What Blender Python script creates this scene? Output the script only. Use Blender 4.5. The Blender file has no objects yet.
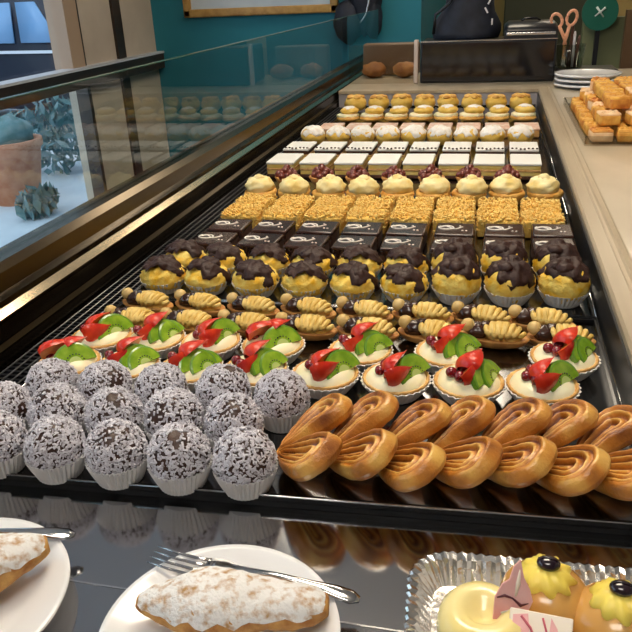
import bpy, math, random
from mathutils import Vector, Matrix, Euler, noise
PI = math.pi
rnd = random.Random(7)
C = bpy.context.scene.collection

# ------------------------------------------------------------------ mesh builder
class MB:
    def __init__(s): s.v = []; s.f = []; s.m = []; s.sm = []
    def add(s, vs, fs, mi=0, M=None, smooth=True):
        b = len(s.v)
        if M is not None: vs = [M @ Vector(p) for p in vs]
        s.v += [tuple(p) for p in vs]
        for f in fs:
            s.f.append([b + i for i in f]); s.m.append(mi); s.sm.append(smooth)
    def box(s, x0, x1, y0, y1, z0, z1, mi=0, M=None, b=0.0):
        if b <= 0:
            vs = [(x, y, z) for z in (z0, z1) for y in (y0, y1) for x in (x0, x1)]
            fs = [(0, 2, 3, 1), (4, 5, 7, 6), (0, 1, 5, 4), (2, 6, 7, 3), (0, 4, 6, 2), (1, 3, 7, 5)]
            s.add(vs, fs, mi, M, False); return
        # chamfered / rounded box: rounded-rectangle rings stacked
        cx, cy = (x0 + x1) / 2, (y0 + y1) / 2
        hx, hy = (x1 - x0) / 2, (y1 - y0) / 2
        rings = []
        n = 3
        def ring(ins, z):
            pts = []
            r = b
            for (sx, sy, a0) in ((1, 1, 0), (-1, 1, PI / 2), (-1, -1, PI), (1, -1, 1.5 * PI)):
                for k in range(n + 1):
                    a = a0 + k * PI / 2 / n
                    pts.append((cx + sx * (hx - r) + (r - ins) * math.cos(a), cy + sy * (hy - r) + (r - ins) * math.sin(a), z))
            return pts
        for k in range(n + 1):
            a = k * PI / 2 / n
            rings.append(ring(b * (1 - math.sin(a)), z0 + b * (1 - math.cos(a))))
        for k in range(n + 1):
            a = k * PI / 2 / n
            rings.append(ring(b * (1 - math.cos(a)), z1 - b * (1 - math.sin(a))))
        s.loft(rings, mi, M, True, True, True)
    def loft(s, rings, mi=0, M=None, closed=True, cap0=False, cap1=False, smooth=True):
        n = len(rings[0]); vs = [p for r in rings for p in r]; fs = []
        for i in range(len(rings) - 1):
            for j in range(n if closed else n - 1):
                k = (j + 1) % n
                fs.append((i * n + j, i * n + k, (i + 1) * n + k, (i + 1) * n + j))
        if cap0: fs.append(tuple(reversed(range(n))))
        if cap1: fs.append(tuple((len(rings) - 1) * n + j for j in range(n)))
        s.add(vs, fs, mi, M, smooth)
        for i in range(1, (1 if cap0 else 0) + (1 if cap1 else 0) + 1): s.sm[-i] = False
    def lathe(s, prof, n=32, mi=0, M=None, mod=None, cap0=False, cap1=False):
        rings = []
        for (r, z) in prof:
            ring = []
            for j in range(n):
                a = 2 * PI * j / n
                rr = r if mod is None else mod(r, z, a, j)
                ring.append((rr * math.cos(a), rr * math.sin(a), z))
            rings.append(ring)
        s.loft(rings, mi, M, True, cap0, cap1)
    def sphere(s, c, r, nu=16, nv=10, mi=0, M=None, amp=0, fr=30, seed=0):
        if not hasattr(r, '__len__'): r = (r, r, r)
        vs = []; fs = []
        for i in range(nv + 1):
            t = PI * i / nv
            for j in range(nu):
                a = 2 * PI * j / nu
                d = Vector((math.sin(t) * math.cos(a), math.sin(t) * math.sin(a), -math.cos(t)))
                k = 1 + (amp * noise.noise(d * fr + Vector((seed, seed * 1.7, 0))) if amp else 0)
                vs.append((c[0] + r[0] * d.x * k, c[1] + r[1] * d.y * k, c[2] + r[2] * d.z * k))
        for i in range(nv):
            for j in range(nu):
                k = (j + 1) % nu
                fs.append((i * nu + j, i * nu + k, (i + 1) * nu + k, (i + 1) * nu + j))
        s.add(vs, fs, mi, M)
    def tube(s, pts, r, n=8, mi=0, M=None, squash=1.0):
        pts = [Vector(p) for p in pts]; rings = []
        if not hasattr(r, '__len__'): r = [r] * len(pts)
        up = Vector((0, 0, 1))
        for i, p in enumerate(pts):
            t = (pts[min(i + 1, len(pts) - 1)] - pts[max(i - 1, 0)])
            if t.length < 1e-9: t = Vector((1, 0, 0))
            t.normalize()
            u = up if abs(t.dot(up)) < .95 else Vector((0, 1, 0))
            a = t.cross(u).normalized(); b = a.cross(t)
            rings.append([p + (a * math.cos(2 * PI * j / n) + b * squash * math.sin(2 * PI * j / n)) * r[i] for j in range(n)])
        s.loft(rings, mi, M, True, True, True)
    def prism(s, poly, z0, z1, mi=0, M=None):
        n = len(poly)
        vs = [(x, y, z0) for x, y in poly] + [(x, y, z1) for x, y in poly]
        fs = [tuple(reversed(range(n))), tuple(range(n, 2 * n))] + [(i, (i + 1) % n, n + (i + 1) % n, n + i) for i in range(n)]
        s.add(vs, fs, mi, M, False)
    def build(s, name, mats, parent=None, loc=None):
        me = bpy.data.meshes.new(name); me.from_pydata(s.v, [], s.f)
        if not isinstance(mats, (list, tuple)): mats = [mats]
        for m in mats: me.materials.append(m)
        me.polygons.foreach_set('material_index', s.m); me.polygons.foreach_set('use_smooth', s.sm)
        me.update()
        o = bpy.data.objects.new(name, me); C.objects.link(o)
        if parent: o.parent = parent
        if loc: o.location = loc
        return o

def tag(o, label=None, cat=None, group=None, kind=None):
    if label: o['label'] = label
    if cat: o['category'] = cat
    if group: o['group'] = group
    if kind: o['kind'] = kind
    return o
def thing(name, loc=(0, 0, 0)):
    o = bpy.data.objects.new(name, None); C.objects.link(o); o.location = loc; o.empty_display_size = .02
    return o
def struct(o): o['kind'] = 'structure'; return o
def kids(o): return [c for c in list(bpy.data.objects) if c.parent == o]
def dup(src, loc, rot=(0, 0, 0), label=None, cat=None, group=None, sc=1.0, tree=None):
    r = src.copy(); C.objects.link(r); r.location = loc; r.rotation_euler = rot; r.scale = (sc, sc, sc)
    for ch in tree:
        c = ch[0].copy(); C.objects.link(c); c.parent = r
        for g in ch[1]:
            d = g.copy(); C.objects.link(d); d.parent = c
    return tag(r, label, cat, group)
class Proto:
    """first use moves the original, later uses copy it with its parts"""
    def __init__(s, root):
        s.r = root; s.used = False
        s.tree = [(c, kids(c)) for c in kids(root)]
    def place(s, loc, rot=(0, 0, 0), label=None, cat=None, group=None, sc=1.0):
        if not s.used:
            s.used = True; s.r.location = loc; s.r.rotation_euler = rot; s.r.scale = (sc, sc, sc)
            return tag(s.r, label, cat, group)
        return dup(s.r, loc, rot, label, cat, group, sc, s.tree)

# ------------------------------------------------------------------ materials
def mat(name, col, rough=.5, metal=0, col2=None, scale=60, bump=0, bscale=None, spec=.5, coat=0, sss=0, sssc=None, emit=None, es=0, stretch=None, contrast=(.35, .65), detail=4, objcoord=True, trans=0):
    m = bpy.data.materials.new(name); m.use_nodes = True
    nt = m.node_tree; b = nt.nodes['Principled BSDF']
    b.inputs['Base Color'].default_value = (*col, 1)
    b.inputs['Roughness'].default_value = rough; b.inputs['Metallic'].default_value = metal
    b.inputs['Specular IOR Level'].default_value = spec
    b.inputs['Coat Weight'].default_value = coat; b.inputs['Coat Roughness'].default_value = .08
    if sss:
        b.inputs['Subsurface Weight'].default_value = sss; b.inputs['Subsurface Scale'].default_value = .006
        b.inputs['Subsurface Radius'].default_value = sssc or (1, .6, .3)
    if trans: b.inputs['Transmission Weight'].default_value = trans
    if emit:
        b.inputs['Emission Color'].default_value = (*emit, 1); b.inputs['Emission Strength'].default_value = es
    if col2 or bump:
        tc = nt.nodes.new('ShaderNodeTexCoord'); mp = nt.nodes.new('ShaderNodeMapping')
        nt.links.new(tc.outputs['Object'], mp.inputs['Vector'])
        if stretch: mp.inputs['Scale'].default_value = stretch
        oi = nt.nodes.new('ShaderNodeObjectInfo'); vm = nt.nodes.new('ShaderNodeVectorMath'); vm.operation = 'ADD'
        mul = nt.nodes.new('ShaderNodeMath'); mul.operation = 'MULTIPLY'; mul.inputs[1].default_value = 7.3
        nt.links.new(oi.outputs['Random'], mul.inputs[0])
        nt.links.new(mp.outputs[0], vm.inputs[0]); nt.links.new(mul.outputs[0], vm.inputs[1])
    if col2:
        n = nt.nodes.new('ShaderNodeTexNoise'); n.inputs['Scale'].default_value = scale; n.inputs['Detail'].default_value = detail
        nt.links.new(vm.outputs[0], n.inputs['Vector'])
        r = nt.nodes.new('ShaderNodeValToRGB')
        r.color_ramp.elements[0].position = contrast[0]; r.color_ramp.elements[1].position = contrast[1]
        r.color_ramp.elements[0].color = (*col, 1); r.color_ramp.elements[1].color = (*col2, 1)
        nt.links.new(n.outputs['Fac'], r.inputs['Fac']); nt.links.new(r.outputs['Color'], b.inputs['Base Color'])
    if bump:
        n2 = nt.nodes.new('ShaderNodeTexNoise'); n2.inputs['Scale'].default_value = bscale or scale; n2.inputs['Detail'].default_value = 5
        nt.links.new(vm.outputs[0], n2.inputs['Vector'])
        bp = nt.nodes.new('ShaderNodeBump'); bp.inputs['Strength'].default_value = min(1, bump); bp.inputs['Distance'].default_value = .002
        nt.links.new(n2.outputs['Fac'], bp.inputs['Height']); nt.links.new(bp.outputs[0], b.inputs['Normal'])
    return m
def glass_mat(name, tint=(.93, .98, .96), ior=1.5, rough=.0):
    m = bpy.data.materials.new(name); m.use_nodes = True; nt = m.node_tree
    nt.nodes.remove(nt.nodes['Principled BSDF']); out = nt.nodes['Material Output']
    t = nt.nodes.new('ShaderNodeBsdfTransparent'); t.inputs[0].default_value = (*tint, 1)
    g = nt.nodes.new('ShaderNodeBsdfGlossy'); g.inputs['Roughness'].default_value = rough
    f = nt.nodes.new('ShaderNodeFresnel'); f.inputs['IOR'].default_value = ior
    mx = nt.nodes.new('ShaderNodeMixShader')
    geo = nt.nodes.new('ShaderNodeNewGeometry'); inv = nt.nodes.new('ShaderNodeMath'); inv.operation = 'SUBTRACT'; inv.inputs[0].default_value = 1
    ml = nt.nodes.new('ShaderNodeMath'); ml.operation = 'MULTIPLY'      # reflect at the outer faces only (no false total reflection inside the thin pane)
    nt.links.new(geo.outputs['Backfacing'], inv.inputs[1]); nt.links.new(inv.outputs[0], ml.inputs[0]); nt.links.new(f.outputs[0], ml.inputs[1])
    nt.links.new(ml.outputs[0], mx.inputs[0]); nt.links.new(t.outputs[0], mx.inputs[1]); nt.links.new(g.outputs[0], mx.inputs[2])
    nt.links.new(mx.outputs[0], out.inputs['Surface'])
    return m

M = {}
M['steel'] = mat('dark_brushed_steel', (.50, .50, .51), .10, 1)
M['steel_bright'] = mat('bright_steel', (.75, .75, .76), .18, 1)
M['tray_black'] = mat('black_tray', (.012, .012, .013), .22, 0, spec=.6)
M['tray_floor'] = mat('tray_floor', (.16, .16, .165), .14, 1)
M['black_lining'] = mat('black_lining', (.012, .012, .014), .35)
M['bronze'] = mat('bronze_profile', (.06, .042, .022), .22, 1, col2=(.095, .068, .038), scale=5, stretch=(1, .2, 1))
M['bronze_dark'] = mat('dark_bronze_profile', (.075, .055, .035), .24, 1)
M['lining_grey'] = mat('grey_back_lining', (.36, .34, .37), .4)
M['counter'] = mat('beige_counter', (.47, .39, .28), .28, col2=(.55, .465, .345), scale=14, stretch=(1, .4, 1), coat=.25)
M['counter_lip'] = mat('beige_counter_lip', (.40, .32, .22), .3, col2=(.50, .41, .29), scale=30, stretch=(1, .08, 1))
M['paper'] = mat('white_paper', (.83, .80, .77), .75, sss=.0)
M['paper_grey'] = mat('grey_white_paper', (.72, .70, .70), .7)
M['choc'] = mat('dark_chocolate', (.035, .013, .008), .38, col2=(.06, .024, .014), scale=90, bump=.5, bscale=240)
M['choc_top'] = mat('chocolate_topping', (.030, .011, .009), .5, spec=.35, col2=(.045, .018, .013), scale=60, bump=.7, bscale=170)
M['choc_glaze'] = mat('chocolate_glaze', (.026, .009, .006), .24, col2=(.05, .018, .011), scale=30, coat=.25)
M['choc_side'] = mat('chocolate_sponge', (.05, .018, .008), .7, col2=(.10, .036, .014), scale=130, bump=.5)
M['coco_a'] = mat('coconut_white', (.70, .68, .74), .8)
M['coco_b'] = mat('coconut_grey', (.52, .49, .54), .8)
M['shell'] = mat('tart_shell', (.60, .30, .075), .6, col2=(.76, .47, .16), scale=90, bump=.4, bscale=220)
M['shell_dark'] = mat('boat_pastry', (.42, .17, .035), .55, col2=(.62, .31, .08), scale=70, bump=.4, bscale=200)
M['cream'] = mat('custard_cream', (.93, .83, .52), .38, sss=.15, col2=(.95, .88, .64), scale=40, bump=.15, bscale=80)
M['cream_yellow'] = mat('yellow_cream', (.84, .58, .11), .42, col2=(.90, .72, .28), scale=50, bump=.25, bscale=120)
M['piped'] = mat('piped_hazelnut_cream', (.66, .42, .08), .5, col2=(.82, .60, .20), scale=60, bump=.2, bscale=150)
M['hazel'] = mat('hazelnut', (.60, .39, .12), .45, col2=(.72, .52, .22), scale=80)
M['straw'] = mat('strawberry_red', (.56, .012, .008), .3, col2=(.74, .05, .012), scale=70, coat=.15, bump=.2, bscale=300)
M['straw_in'] = mat('strawberry_flesh', (.80, .09, .014), .3, col2=(.88, .24, .05), scale=60, coat=.4)
M['currant'] = mat('red_currant', (.20, .006, .012), .12, coat=.6)
M['kiwi'] = mat('kiwi_green', (.17, .34, .012), .25, col2=(.32, .50, .035), scale=80, coat=.15, sss=.1, sssc=(.3, 1, .1))
M['kiwi_core'] = mat('kiwi_core', (.48, .60, .18), .4)
M['kiwi_dark'] = mat('kiwi_edge', (.12, .28, .015), .3, coat=.5)
M['seed'] = mat('kiwi_seed', (.01, .01, .008), .4)
M['custard'] = mat('yellow_custard_sponge', (.88, .50, .015), .6, col2=(.97, .76, .20), scale=70, bump=1.0, bscale=150)
M['icing'] = mat('white_icing', (.86, .84, .80), .4)
M['swirl'] = mat('swirl_icing', (.80, .74, .68), .35)
M['crumb_a'] = mat('golden_crumb', (.80, .50, .10), .6, col2=(.90, .68, .24), scale=200)
M['crumb_b'] = mat('toasted_crumb', (.70, .36, .05), .6, col2=(.80, .50, .12), scale=200)
M['sponge'] = mat('yellow_sponge', (.76, .44, .07), .75, col2=(.86, .58, .14), scale=150, bump=.5, bscale=250)
M['choux'] = mat('choux_pastry', (.62, .28, .045), .55, col2=(.80, .47, .11), scale=45, bump=.6, bscale=100)
M['choux_y'] = mat('golden_choux', (.78, .46, .06), .55, col2=(.88, .60, .14), scale=45, bump=.6, bscale=100)
M['dome'] = mat('pale_cream_dome', (.84, .62, .20), .5, col2=(.92, .80, .45), scale=40, bump=.4, bscale=90)
M['sugar'] = mat('icing_sugar', (.88, .84, .80), .9, col2=(.80, .70, .58), scale=160, contrast=(.5, .75), bump=.6, bscale=250)
M['puff'] = mat('puff_layer', (.50, .25, .07), .7, col2=(.68, .42, .16), scale=120, bump=.5, bscale=300)
M['berry'] = mat('dark_cherry_lumps', (.13, .020, .014), .3, col2=(.22, .05, .03), scale=80, coat=.3)
M['pinkslice'] = mat('pink_glaze', (.84, .68, .58), .45, col2=(.66, .36, .24), scale=60)
M['palm'] = None
M['porcelain'] = mat('white_porcelain', (.84, .84, .86), .12, coat=.4)
M['chrome'] = mat('fork_steel', (.62, .62, .64), .12, 1)
M['foil'] = mat('aluminium_foil', (.82, .80, .77), .2, 1, bump=.3, bscale=120)
M['yglaze'] = mat('yellow_lemon_glaze', (.87, .70, .26), .22, coat=.4, col2=(.90, .77, .36), scale=20)
M['caramel'] = mat('caramel_glaze', (.55, .27, .065), .25, coat=.5, col2=(.66, .36, .10), scale=25)
M['ycream'] = mat('yellow_buttercream', (.90, .70, .12), .4, sss=.1)
M['jelly'] = mat('dark_coffee_bean', (.016, .006, .012), .18, coat=.6)
M['pink'] = mat('pink_chocolate_plaque', (.80, .33, .32), .3, col2=(.90, .55, .52), scale=40)
M['plaque'] = mat('pale_plaque', (.87, .76, .62), .35)
M['plaque_mark'] = mat('plaque_print', (.55, .10, .13), .4)
M['darkmark'] = mat('dark_print', (.10, .02, .03), .4)
M['eclair'] = mat('pastry_crust', (.36, .13, .022), .6, col2=(.66, .36, .10), scale=75, bump=1.0, bscale=160)
M['sugar_dust'] = mat('dusted_sugar', (.86, .84, .82), .9, col2=(.50, .28, .11), scale=150, contrast=(.48, .72), bump=.9, bscale=400, detail=6)
M['black'] = mat('black_plastic', (.010, .011, .016), .3)
M['black_gloss'] = mat('black_glass_front', (.008, .008, .011), .09, spec=.5, coat=.2)
M['cloth_black'] = mat('navy_black_fabric', (.004, .006, .014), .7, col2=(.010, .014, .03), scale=25, bump=.5, bscale=60)
M['silver'] = mat('silver_trim', (.72, .72, .74), .25, .9)
M['orange_handle'] = mat('orange_scissor_handle', (.82, .40, .24), .35)
M['pen'] = mat('dark_pens', (.10, .045, .03), .4)
M['pen_w'] = mat('pale_pen', (.65, .63, .66), .4)
M['cake'] = mat('orange_cake', (.60, .25, .03), .6, col2=(.80, .46, .09), scale=55, bump=.6, bscale=130)
M['cake2'] = mat('peach_cake', (.76, .45, .22), .6, col2=(.85, .62, .38), scale=55, bump=.5, bscale=130)
M['cake3'] = mat('dark_orange_cake', (.50, .15, .02), .55, col2=(.70, .32, .05), scale=60, bump=.6, bscale=130)
M['clear_tray'] = glass_mat('clear_plastic_tray', (.86, .85, .82), 1.45, .05)
M['teal'] = mat('teal_wall', (.012, .17, .235), .7, col2=(.016, .20, .27), scale=3)
M['olive'] = mat('olive_green_wall', (.155, .17, .085), .7, col2=(.18, .195, .10), scale=4)
M['tan'] = mat('tan_wall', (.55, .40, .15), .7)
M['brown_post'] = mat('brown_wood', (.13, .07, .03), .5)
M['frame_gold'] = mat('gilt_wood', (.40, .22, .055), .4, col2=(.52, .31, .09), scale=30)
M['mirror'] = mat('frame_picture', (.42, .52, .62), .25, col2=(.62, .68, .72), scale=3)
M['dark_wood'] = mat('dark_wood_sill', (.022, .014, .010), .4, col2=(.04, .025, .017), scale=20, stretch=(1, .1, 1))
M['sill_top'] = mat('pale_sill_top', (.55, .58, .64), .35)
M['pale_panel'] = mat('pale_panel', (.50, .42, .34), .7, col2=(.58, .49, .40), scale=4)
M['jamb'] = mat('light_wood_jamb', (.42, .30, .21), .6)
M['white_wall'] = mat('light_wall', (.5, .47, .42), .8)
M['ceiling'] = mat('grey_ceiling', (.78, .77, .75), .8)
M['floor'] = mat('brown_floor', (.12, .085, .06), .4, col2=(.16, .115, .08), scale=3)
M['lamp'] = mat('lamp_panel', (1, 1, 1), .5, emit=(1, .86, .66), es=26)
M['lamp_body'] = mat('lamp_housing', (.4, .4, .4), .4)
M['glass'] = glass_mat('case_glass', (.93, .98, .97), 1.5)
M['winglass'] = glass_mat('window_glass', (.97, .99, 1), 1.3)
M['cupglass'] = glass_mat('cup_glass', (.80, .82, .78), 1.45)
M['glass_edge'] = mat('green_glass_edge', (.06, .13, .11), .2)
M['pavement'] = mat('pale_pavement', (.62, .66, .74), .8, col2=(.72, .75, .82), scale=3)
M['carpaint'] = mat('navy_paint', (.003, .007, .022), .5, coat=.1)
M['carglass'] = mat('car_window', (.20, .38, .62), .3)
M['leaf'] = mat('blue_green_leaves', (.07, .17, .17), .6, col2=(.20, .32, .36), scale=8)
M['rust'] = mat('terracotta_pot', (.55, .20, .11), .8, col2=(.68, .32, .2), scale=12)
M['facade'] = mat('dark_facade', (.008, .015, .035), .6, col2=(.015, .028, .06), scale=2)
M['white_line'] = mat('white_trim', (.75, .78, .82), .5)
M['sign_green'] = mat('green_sign', (.004, .115, .075), .45)
M['sign_white'] = mat('sign_white', (.72, .78, .74), .5)
M['tan_item'] = mat('loaf_crust', (.26, .09, .02), .6, col2=(.40, .17, .04), scale=20)
M['postpink'] = mat('pale_metal_post', (.55, .45, .40), .4)

def palm_mat():
    m = bpy.data.materials.new('palmier_crust'); m.use_nodes = True; nt = m.node_tree; b = nt.nodes['Principled BSDF']
    b.inputs['Roughness'].default_value = .36; b.inputs['Coat Weight'].default_value = .35; b.inputs['Coat Roughness'].default_value = .22
    at = nt.nodes.new('ShaderNodeAttribute'); at.attribute_name = 'crust_tone'
    tc = nt.nodes.new('ShaderNodeTexCoord'); n = nt.nodes.new('ShaderNodeTexNoise'); n.inputs['Scale'].default_value = 55; n.inputs['Detail'].default_value = 5
    oi = nt.nodes.new('ShaderNodeObjectInfo'); vm = nt.nodes.new('ShaderNodeVectorMath'); vm.operation = 'ADD'
    nt.links.new(tc.outputs['Object'], vm.inputs[0]); nt.links.new(oi.outputs['Random'], vm.inputs[1]); nt.links.new(vm.outputs[0], n.inputs['Vector'])
    mx = nt.nodes.new('ShaderNodeMath'); mx.operation = 'MULTIPLY_ADD'; mx.inputs[1].default_value = .9; mx.inputs[2].default_value = -.45
    ad = nt.nodes.new('ShaderNodeMath'); ad.operation = 'ADD'
    nt.links.new(n.outputs['Fac'], mx.inputs[0]); nt.links.new(mx.outputs[0], ad.inputs[0]); nt.links.new(at.outputs['Fac'], ad.inputs[1])
    r = nt.nodes.new('ShaderNodeValToRGB'); e = r.color_ramp.elements
    e[0].position = .05; e[0].color = (.80, .47, .11, 1); e[1].position = .95; e[1].color = (.15, .030, .005, 1)
    k = r.color_ramp.elements.new(.45); k.color = (.58, .22, .030, 1)
    nt.links.new(ad.outputs[0], r.inputs['Fac']); nt.links.new(r.outputs['Color'], b.inputs['Base Color'])
    n2 = nt.nodes.new('ShaderNodeTexNoise'); n2.inputs['Scale'].default_value = 420; nt.links.new(vm.outputs[0], n2.inputs['Vector'])
    bp = nt.nodes.new('ShaderNodeBump'); bp.inputs['Strength'].default_value = .55; bp.inputs['Distance'].default_value = .0015
    nt.links.new(n2.outputs['Fac'], bp.inputs['Height']); nt.links.new(bp.outputs[0], b.inputs['Normal'])
    return m
M['palm'] = palm_mat()

# ------------------------------------------------------------------ camera
R = ((0.9734, 0.0573, -0.222), (0.2256, -0.412, 0.8828), (-0.0409, -0.9094, -0.4139))
cd = bpy.data.cameras.new('camera'); cam = bpy.data.objects.new('camera', cd); C.objects.link(cam)
mw = Matrix(((R[0][0], -R[0][1], -R[0][2], 0), (R[1][0], -R[1][1], -R[1][2], 0), (R[2][0], -R[2][1], -R[2][2], .41), (0, 0, 0, 1)))
cam.matrix_world = mw
cd.sensor_width = 36; cd.lens = 720 / 632 * 36; cd.clip_start = .02; cd.clip_end = 100
bpy.context.scene.camera = cam

# ------------------------------------------------------------------ the room
FL, CE = -.95, 1.75
XL, XR, YF, YB = -2.05, 1.9, -2.2, 4.4
mb = MB(); mb.box(XL - .2, XR + .2, YF - .2, 7.2, FL - .1, FL); struct(mb.build('floor', M['floor']))
mb = MB(); mb.box(XL - .2, XR + .2, YF - .2, 7.2, CE, CE + .1); struct(mb.build('ceiling', M['ceiling']))
mb = MB(); mb.box(XR, XR + .15, YF - .2, 7.2, FL, CE); struct(mb.build('wall_right', M['white_wall']))
mb = MB(); mb.box(XL - .2, XR, YF - .2, YF, FL, CE); struct(mb.build('wall_front', M['white_wall']))
# left wall: panels between window openings, dark sill rail
mb = MB()
mb.box(XL - .12, XL, YF, -1.2, FL, CE)                       # solid near end
mb.box(XL - .12, XL, -1.2, 3.50, FL, FL + .10)                # under the low panes
mb.box(XL - .12, XL, -1.2, 3.50, 1.55, CE)                   # lintel
mb.box(XL - .12, XL, 3.53, 3.88, FL, CE, 1)                  # pale panel
mb.box(XL - .12, XL, 3.97, YB, FL, CE, 1)
struct(mb.build('wall_left', [M['white_wall'], M['pale_panel']]))
mb = MB(); mb.box(XL - .06, XL + .015, 3.88, 3.97, FL, CE); mb.box(XL - .06, XL + .01, 3.50, 3.53, FL, CE); struct(mb.build('trim_1', M['dark_wood']))
mb = MB(); mb.box(XL - .08, XL + .02, 3.38, 3.50, .09, CE); struct(mb.build('trim_2', M['jamb']))
mb = MB(); mb.box(XL - .02, XL + .05, -1.2, 4.39, .0, .085, 0); mb.box(XL - .04, XL + .055, -1.2, 4.39, .085, .097, 1)
struct(mb.build('trim_3', [M['dark_wood'], M['sill_top']]))
# window: frame bars + panes
w = thing('window_1', (XL, 1.2, 0)); struct(w)
mb = MB()
for y in (-1.2, .35, 1.9): mb.box(-.09, .01, y - 1.2, y - 1.2 + .06, FL + .1, 1.55)
mb.box(-.09, .01, -2.4, 2.3, 1.5, 1.55); mb.box(-.09, .01, -2.4, 2.3, FL + .1, FL + .16)
mb.build('window_frame', M['dark_wood'], w)
mb = MB(); mb.box(-.05, -.042, -2.4, 2.20, .09, 1.52); mb.build('upper_pane', M['winglass'], w)
mb = MB(); mb.box(-.05, -.042, -2.4, 2.28, FL + .12, .02); mb.build('lower_pane', M['winglass'], w)
# back walls
mb = MB(); mb.box(XL - .2, -.42, YB, 7.2, FL, CE); struct(mb.build('wall_back', M['teal']))
mb = MB(); mb.box(-.6, XR, 7.0, 7.15, FL, CE); struct(mb.build('wall_rear', M['tan']))
mb = MB(); mb.box(.455, XR, 4.42, 4.50, FL, .205); struct(mb.build('wall_partition', M['olive']))
mb = MB(); mb.box(.66, .78, 4.36, 4.415, FL, .24); struct(mb.build('trim_4', M['brown_post']))

# ceiling lamps, with added fill lamps at the near and rear
def lamp(x, y, sx, sy, label, mt):
    t = thing('ceiling_lamp', (x, y, CE))
    mb = MB(); mb.box(-sx / 2 - .02, sx / 2 + .02, -sy / 2 - .02, sy / 2 + .02, -.05, 0); mb.build('housing', M['lamp_body'], t)
    mb = MB(); mb.box(-sx / 2, sx / 2, -sy / 2, sy / 2, -.056, -.0505); mb.build('diffuser', mt, t)
    tag(t, label, 'lamp', 'ceiling lamps over the pastry case')
def lm(nm, es, c=(1, .86, .66)): return mat(nm, (1, 1, 1), .5, emit=c, es=es)
lamp(-.2, 1.3, .9, .55, 'wide warm ceiling lamp above the middle of the pastry case', lm('lamp_mid', 18))
lamp(-.25, 3.62, .8, .45, 'wide warm ceiling lamp above the far end of the pastry case', lm('lamp_far', 16))
lamp(-.1, -.35, .8, .5, 'unseen fill lamp added above the near counter to brighten the front', lm('fill_near', 11.5, (1, .93, .83)))  # unseen front fill, added to brighten the near faces of the cups
lamp(.9, 5.6, .6, .6, 'unseen fill lamp added behind the olive partition to brighten the tan wall', lm('fill_rear', 9))  # unseen light added to lift the tan rear wall
lamp(-.68, 2.38, .07, .07, 'tiny bright ceiling spotlight above the bronze rail', lm('lamp_spot', 90))

# ------------------------------------------------------------------ outside
mb = MB(); mb.box(-14, XL - .2, -6, 16, -1.02, -1.0); struct(mb.build('ground', M['pavement']))
t = thing('parked_car', (-5.08, 8.4, -1.0)); t.rotation_euler = (0, 0, math.radians(82))
mb = MB()
def carsec(y, zs, hw): return [(-hw, y, .28), (-hw - .03, y, .62), (-hw, y, zs * .62), (-hw * .82, y, zs), (hw * .82, y, zs), (hw, y, zs * .62), (hw + .03, y, .62), (hw, y, .28)]
mb.loft([carsec(-2.1, .78, .80), carsec(-1.9, .95, .86), carsec(-.95, 1.05, .88), carsec(-.3, 1.52, .86), carsec(1.3, 1.52, .86), carsec(1.95, 1.1, .86), carsec(2.1, .9, .80)], 0, None, True, True, True)
mb.build('body', M['carpaint'], t)
for (ya, yb, yc, yd) in ((-.62, -.10, -.02, -.28), (.0, .62, .58, .06), (.72, 1.40, 1.10, .68)):
    mb = MB(); mb.add([(-.858, ya, .99), (-.858, yb, .99), (-.748, yc, 1.40), (-.748, yd, 1.40)], [(0, 1, 2, 3)])
    o = mb.build('side_window', M['carglass'], t); o.modifiers.new('s', 'SOLIDIFY').thickness = .02
mb = MB(); mb.box(-.905, -.875, -1.5, 1.7, .885, .915); mb.build('white_trim', M['white_line'], t)
mb = MB()
for x in (-.78, .78):
    for y in (-1.35, 1.35): mb.tube([(x - .09, y, .31), (x + .09, y, .31)], .31, 20)
mb.build('wheels', M['black'], t)
tag(t, 'dark navy parked car outside the shop window at upper left', 'car')
mb = MB(); mb.box(-9.5, -9, 4, 18, -1, 4.5); mb.box(-9.02, -8.96, 9.0, 13, .9, 1.6, 1); mb.box(-9.02, -8.96, 14, 16, .4, 1.4, 1)
tag(mb.build('street_facade', [M['facade'], M['carglass']]), 'dark blue building front across the street', 'building')
def bush(name, c, r, n, m, lab, seed):
    q = random.Random(seed); mb = MB()
    for i in range(n):
        d = Vector((q.gauss(0, 1), q.gauss(0, 1), q.gauss(0, 1))).normalized() * (q.random() ** .4)
        p = Vector((d.x * r[0], d.y * r[1], d.z * r[2] + r[2])); s_ = q.uniform(.04, .08)
        mm = Matrix.Translation(p) @ Euler((q.random() * 6, q.random() * 6, q.random() * 6)).to_matrix().to_4x4()
        mb.add([(-s_, 0, 0), (0, -s_ * .4, .004), (s_, 0, 0), (0, s_ * .4, .004)], [(0, 1, 2, 3)], 0, mm)
    return tag(mb.build(name, m, None, c), lab, 'plant')
bush('street_shrub', (-3.75, 5.75, -1.0), (.42, .42, .34), 520, M['leaf'], 'large blue green shrub on the pavement outside the glass', 3)
bush('street_shrub', (-3.14, 4.45, -1.0), (.13, .2, .10), 160, M['leaf'], 'small low green plant nearest the glass on the pavement', 4)
t = thing('terracotta_planter', (-3.55, 4.8, -1.0))
mb = MB(); mb.lathe([(.0, 0), (.17, 0), (.24, .40), (.26, .42), (.26, .47), (.22, .47), (.2, .40), (0, .40)], 28); mb.build('pot', M['rust'], t)
mb = MB(); mb.sphere((0, 0, .5), (.2, .2, .14), 16, 10, amp=.3, fr=4); mb.build('plant_mound', M['leaf'], t)
tag(t, 'orange terracotta planter on the bright pavement outside', 'planter')

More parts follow.
